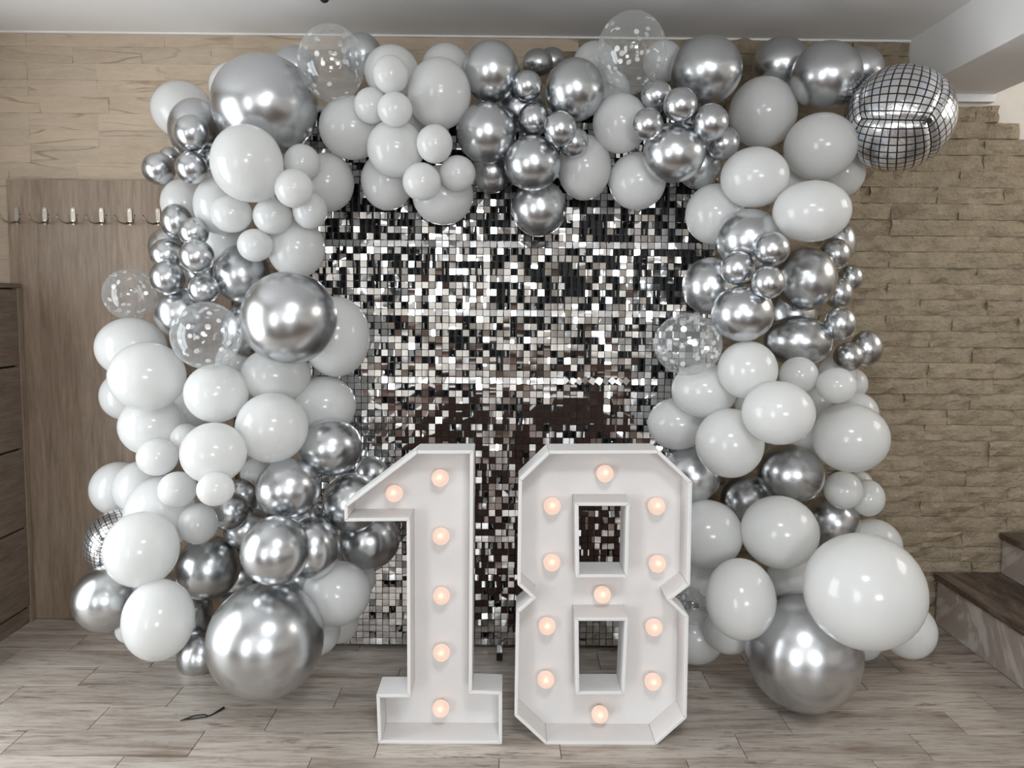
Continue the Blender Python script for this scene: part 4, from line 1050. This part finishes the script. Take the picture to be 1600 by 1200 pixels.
# ------------------------------------------------------------------ marquee numbers
YF, DEP, TH = 2.432, 0.122, 0.011
def inset(poly, d):
    out = []
    n = len(poly)
    for i in range(n):
        p0, p1, p2 = Vector(poly[i - 1]), Vector(poly[i]), Vector(poly[(i + 1) % n])
        e1, e2 = (p1 - p0).normalized(), (p2 - p1).normalized()
        n1, n2 = Vector((e1.y, -e1.x)), Vector((e2.y, -e2.x))   # right-hand normals: inside for a clockwise outline
        k = 1 + n1.dot(n2)
        out.append(p1 + (n1 + n2) * (d / max(k, 0.25)))
    return out
def number(name, label, outline, holes, bulbs):
    xs = [p[0] for p in outline]
    base = Vector(((min(xs) + max(xs)) / 2, YF + DEP / 2, 0))
    root = tag(empty(name, base), label, 'marquee number', 'white marquee numbers with globe bulbs')
    lo = min(p[1] for p in outline)
    outline = [(x, 0.0 if z < lo + 0.012 else z) for x, z in outline]
    loops = [(outline, TH)] + [(h, -TH) for h in holes]
    for poly, d in loops:
        q = inset(poly, d); n = len(poly)
        for i in range(n):
            j = (i + 1) % n
            a, b = Vector(poly[i]), Vector(poly[j])
            e = (b - a).normalized() * 0.0004
            quad = [a + e, b - e, q[j] - e, q[i] + e]
            c = (a + b) / 2
            verts = [(p.x - c.x, y - YF, p.y - c.y) for y in (YF, YF + DEP) for p in quad]
            faces = [(0, 1, 2, 3), (7, 6, 5, 4)] + [(k, k + 4, (k + 1) % 4 + 4, (k + 1) % 4) for k in range(4)]
            bm = bmesh.new()
            bv = [bm.verts.new(v) for v in verts]
            for f in faces: bm.faces.new([bv[k] for k in f])
            bmesh.ops.recalc_face_normals(bm, faces=bm.faces)
            bmesh.ops.bevel(bm, geom=list(bm.edges), offset=0.0012, segments=1, affect='EDGES')
            bm_obj('side_panel', bm, M['letter'], root, loc=Vector((c.x, YF, c.y)) - base)
    # back panel
    bm = bmesh.new()
    yb = YF + DEP - 0.014
    edges = []
    for poly, d in loops:
        q = inset(poly, d + (0.0005 if d > 0 else -0.0005))
        vs_ = [bm.verts.new((p.x, yb, p.y)) for p in q]
        edges += [bm.edges.new((vs_[i], vs_[(i + 1) % len(vs_)])) for i in range(len(vs_))]
    bmesh.ops.triangle_fill(bm, use_beauty=True, use_dissolve=False, edges=edges)
    ext = bmesh.ops.extrude_face_region(bm, geom=list(bm.faces))
    for v in [g for g in ext['geom'] if isinstance(g, bmesh.types.BMVert)]: v.co.y += 0.012
    bm_obj('back_panel', bm, M['letter'], root, loc=-base)
    # brown hardboard sheet closing the back
    bm = bmesh.new(); edges = []
    for poly, d in loops:
        q = inset(poly, d * 0.15)
        vs_ = [bm.verts.new((p.x, YF + DEP + 0.0006, max(p.y, 0.001))) for p in q]
        edges += [bm.edges.new((vs_[i], vs_[(i + 1) % len(vs_)])) for i in range(len(vs_))]
    bmesh.ops.triangle_fill(bm, use_beauty=True, use_dissolve=False, edges=edges)
    ext = bmesh.ops.extrude_face_region(bm, geom=list(bm.faces))
    for v in [g for g in ext['geom'] if isinstance(g, bmesh.types.BMVert)]: v.co.y += 0.003
    bm_obj('rear_sheet', bm, M['hardboard'], root, loc=-base)
    for (x, z) in bulbs:
        bb = link('bulb', BULB, root, Vector((x, YF + 0.070, z)) - base)
        link('socket', SOCKET, bb)
    return root
def lathe_y(prof, n=24):
    """profile of (radius, y) turned round the y axis"""
    bm = bmesh.new(); rings = []
    for r, y in prof:
        rings.append([bm.verts.new((r * math.cos(2 * math.pi * k / n), y, r * math.sin(2 * math.pi * k / n))) for k in range(n)] if r > 1e-6 else [bm.verts.new((0, y, 0))])
    for A, B in zip(rings, rings[1:]):
        for k in range(n):
            f = [A[k % len(A)], A[(k + 1) % len(A)], B[(k + 1) % len(B)], B[k % len(B)]]
            f = list(dict.fromkeys(f))
            if len(f) > 2: bm.faces.new(f)
    bmesh.ops.recalc_face_normals(bm, faces=bm.faces)
    me = bpy.data.meshes.new('lathe'); bm.to_mesh(me); bm.free()
    me.polygons.foreach_set('use_smooth', [True] * len(me.polygons)); return me
rB = 0.0285
BULB = lathe_y([(0, -rB)] + [(rB * math.sin(a), -rB * math.cos(a)) for a in [math.pi * k / 14 for k in range(1, 12)]] + [(0.013, 0.026), (0.0, 0.0262)]); BULB.materials.append(M['bulb'])
SOCKET = lathe_y([(0, 0.0264), (0.0135, 0.0264), (0.0135, 0.0375), (0, 0.0375)], 16); SOCKET.materials.append(M['socket'])
number('marquee_number_one', 'white open-front number one with six glowing globe bulbs', ONE_OUTLINE, [], ONE_BULBS)
number('marquee_number_eight', 'white open-front number eight with eleven glowing globe bulbs and two square holes', EIGHT_OUTLINE, EIGHT_HOLES, EIGHT_BULBS)

# ------------------------------------------------------------------ balloons
def axes(az, el):
    a, e = math.radians(az), math.radians(el)
    w = Vector((math.sin(a) * math.cos(e), math.cos(a) * math.cos(e), math.sin(e)))
    u = w.cross(Vector((0, 0, 1))).normalized()
    return u, u.cross(w), w
def balloon_mesh(name, R3, ae, neck, nseg, nring, mat, tail=True):
    """inflated latex balloon: round nose, slight taper to the neck, tied neck and rolled lip"""
    u, v, w = axes(*ae)
    nk = Vector(neck).normalized()
    a = nk.orthogonal().normalized(); b = nk.cross(a)
    prof = []
    for k in range(nring + 1):
        ph = math.pi * 0.975 * k / nring
        s = max(0.0, (math.degrees(ph) - 95) / 85)
        r = 1 + 0.16 * s ** 3
        prof.append((r * math.sin(ph), r * math.cos(ph)))
    if tail:
        zb = prof[-1][1]
        prof += [(0.055, zb - 0.05), (0.05, zb - 0.10), (0.085, zb - 0.125), (0.05, zb - 0.15), (0.10, zb - 0.22), (0.0, zb - 0.21)]
    verts, faces, rings = [], [], []
    for r, z in prof:
        ring = []
        cnt = nseg if r > 1e-6 else 1
        for k in range(cnt):
            t = 2 * math.pi * k / nseg
            p = a * (r * math.cos(t)) + b * (r * math.sin(t)) - nk * z
            # ellipsoid stretch along the three axes
            p = u * (p.dot(u) * R3[0]) + v * (p.dot(v) * R3[1]) + w * (p.dot(w) * R3[2])
            ring.append(len(verts)); verts.append(p)
        rings.append(ring)
    for A, B in zip(rings, rings[1:]):
        for k in range(nseg):
            f = [A[k % len(A)], B[k % len(B)], B[(k + 1) % len(B)], A[(k + 1) % len(A)]]
            f = list(dict.fromkeys(f))
            if len(f) > 2: faces.append(f)
    me = bpy.data.meshes.new(name); me.from_pydata([tuple(p) for p in verts], [], faces); me.update()
    me.polygons.foreach_set('use_smooth', [True] * len(me.polygons)); me.materials.append(mat)
    return me
n = 10
cf = bpy.data.meshes.new('confetti')
cv_ = [(0.0108 * math.cos(2 * math.pi * k / n), 0.0108 * math.sin(2 * math.pi * k / n), z) for z in (-0.0002, 0.0002) for k in range(n)]
cf.from_pydata(cv_, [], [tuple(range(n))[::-1], tuple(range(n, 2 * n))] + [(k, (k + 1) % n, n + (k + 1) % n, n + k) for k in range(n)])
cf.update(); cf.materials.append(M['confetti'])
rc = random.Random(8)

def disco(P, R3, label, turn):
    root = tag(empty('disco_balloon', P), label, 'balloon', 'foil disco ball balloons')
    R = (R3[0] + R3[1]) / 2
    N = 26
    rot = turn
    for f, (d, s, t) in enumerate((((1, 0, 0), (0, 1, 0), (0, 0, 1)), ((-1, 0, 0), (0, -1, 0), (0, 0, 1)), ((0, 1, 0), (-1, 0, 0), (0, 0, 1)),
                     ((0, -1, 0), (1, 0, 0), (0, 0, 1)), ((0, 0, 1), (1, 0, 0), (0, 1, 0)), ((0, 0, -1), (1, 0, 0), (0, -1, 0)))):
        d, s, t = Vector(d), Vector(s), Vector(t)
        verts, faces, uvs = [], [], []
        for j in range(N + 1):
            for i in range(N + 1):
                a, b = -1 + 2 * i / N, -1 + 2 * j / N
                p = (d + s * math.tan(a * math.pi / 4) + t * math.tan(b * math.pi / 4)).normalized()
                de = min(1 - abs(a), 1 - abs(b))
                along = b if 1 - abs(a) < 1 - abs(b) else a
                pinch = 0.05 * math.exp(-de / 0.065)
                pinch += 0.009 * math.exp(-de / 0.12) * math.sin(along * 34 + f)
                verts.append(rot @ (p * R * (1.02 - pinch)))
                uvs.append(((a + 1) / 2, (b + 1) / 2))
        for j in range(N):
            for i in range(N):
                q = j * (N + 1) + i; faces.append((q, q + 1, q + N + 2, q + N + 1))
        o = mesh_obj('foil_panel', verts, faces, M['foil'], root, True)
        uvl = o.data.uv_layers.new(name='UVMap')
        for lp in o.data.loops: uvl.data[lp.index].uv = uvs[lp.vertex_index]
    # filling tail of the foil, at the far corner
    bm = bmesh.new()
    dirv = rot @ Vector((1, -1, 1)).normalized()
    tube_mesh(bm, [dirv * R * 0.90, dirv * R * 1.0, dirv * R * 1.06], [R * 0.06, R * 0.035, R * 0.06], 8)
    bm_obj('filling_tail', bm, M['ink'], root)
    return root

for kind, P, R3, ae, neck, label in BALLOONS:
    big = R3[0] > 0.09
    if kind in 'WC':
        nm, mk, grp = (('white_balloon', 'white', 'white balloons of the arch') if kind == 'W' else ('chrome_balloon', 'chrome', 'chrome silver balloons of the arch'))
        me = balloon_mesh(nm, R3, ae, neck, 40 if big else 30, 24 if big else 18, M[mk])
        tag(link(nm, me, None, P), label, 'balloon', grp)
    elif kind == 'K':
        root = tag(empty('confetti_balloon', P), label, 'balloon', 'clear confetti balloons')
        link('clear_shell', balloon_mesh('clear_shell', R3, ae, neck, 40, 26, M['clear']), root)
        u, v, w = axes(*ae)
        for k in range(54 if R3[0] > 0.08 else 20):
            while True:
                d = Vector((rc.gauss(0, 1), rc.gauss(0, 1), rc.gauss(-0.12, 1))).normalized()
                if d.dot(Vector(neck).normalized()) < 0.85: break
            q = u * (d.dot(u) * R3[0]) + v * (d.dot(v) * R3[1]) + w * (d.dot(w) * R3[2])
            nrm = (d + Vector((rc.gauss(0, .28), rc.gauss(0, .28), rc.gauss(0, .28)))).normalized()
            o = link('confetti', cf, root, q * 0.965)
            o.rotation_euler = nrm.to_track_quat('Z', 'Y').to_euler()
            sc_ = rc.uniform(0.7, 1.0); o.scale = (sc_, sc_, 1)
    else:
        turn = (Matrix.Rotation(math.radians(-31), 3, 'Z') @ Matrix.Rotation(math.radians(8), 3, 'Y') @ Matrix.Rotation(math.radians(58), 3, 'X')) if R3[0] > 0.15 else \
               (Matrix.Rotation(math.radians(25), 3, 'Y') @ Matrix.Rotation(math.radians(-50), 3, 'Z') @ Matrix.Rotation(math.radians(20), 3, 'X'))
        disco(P, R3, label, turn)

# ------------------------------------------------------------------ small things
bm = bmesh.new()
pts = [(0, 0, 0), (0.018, 0.016, 0), (0.045, 0.024, 0), (0.072, 0.021, 0), (0.085, 0.026, 0)]
loop = [(0.085, 0.026), (0.066, 0.034), (0.040, 0.030), (0.016, 0.016), (-0.002, 0.0), (0.022, 0.004), (0.052, 0.010), (0.078, 0.020), (0.092, 0.040), (0.104, 0.060), (0.118, 0.084)]
tube_mesh(bm, [(x, y, 0.0035 + 0.002 * math.sin(i * 1.3)) for i, (x, y) in enumerate(loop)], [0.0022] * 8 + [0.0026, 0.0040, 0.0036], 6)
tag(bm_obj('balloon_tie', bm, M['rubber'], None, True, (-1.122, 2.563, 0.0)), 'small black looped tie lying on the floor tiles', 'tie')

lamp = tag(empty('ceiling_spotlight', (-0.703, 3.010, CEIL)), 'small black ceiling spotlight just showing at the top edge', 'lamp')
bm = bmesh.new(); tube_mesh(bm, [(0, 0, 0), (0, 0, -0.005)], 0.026, 20); bm_obj('mounting_plate', bm, M['lampblack'], lamp)
bm = bmesh.new(); bmesh.ops.create_uvsphere(bm, u_segments=18, v_segments=10, radius=0.019, matrix=Matrix.Translation((0, 0, -0.012)))
bm_obj('lamp_head', bm, M['lampblack'], lamp, True)

# flat ceiling lamp of the room, seen mirrored in the chrome balloons
cl = tag(empty('ceiling_lamp', (0.25, 0.35, CEIL)), 'flat square ceiling lamp mirrored in the chrome balloons', 'lamp')
for a0, a1, b0, b1 in ((-0.30, 0.30, -0.30, -0.27), (-0.30, 0.30, 0.27, 0.30), (-0.30, -0.27, -0.27, 0.27), (0.27, 0.30, -0.27, 0.27)):
    box('lamp_frame', 0.25 + a0, 0.25 + a1, 0.35 + b0, 0.35 + b1, CEIL - 0.035, CEIL, M['frame'], cl, 0.003)
lo = daylight('lamp_diffuser_light', (0, 0, -0.022), (0, 0, 0), 0.53, 0.53, 26, (0.93, 0.97, 1.0))
lo.parent = cl
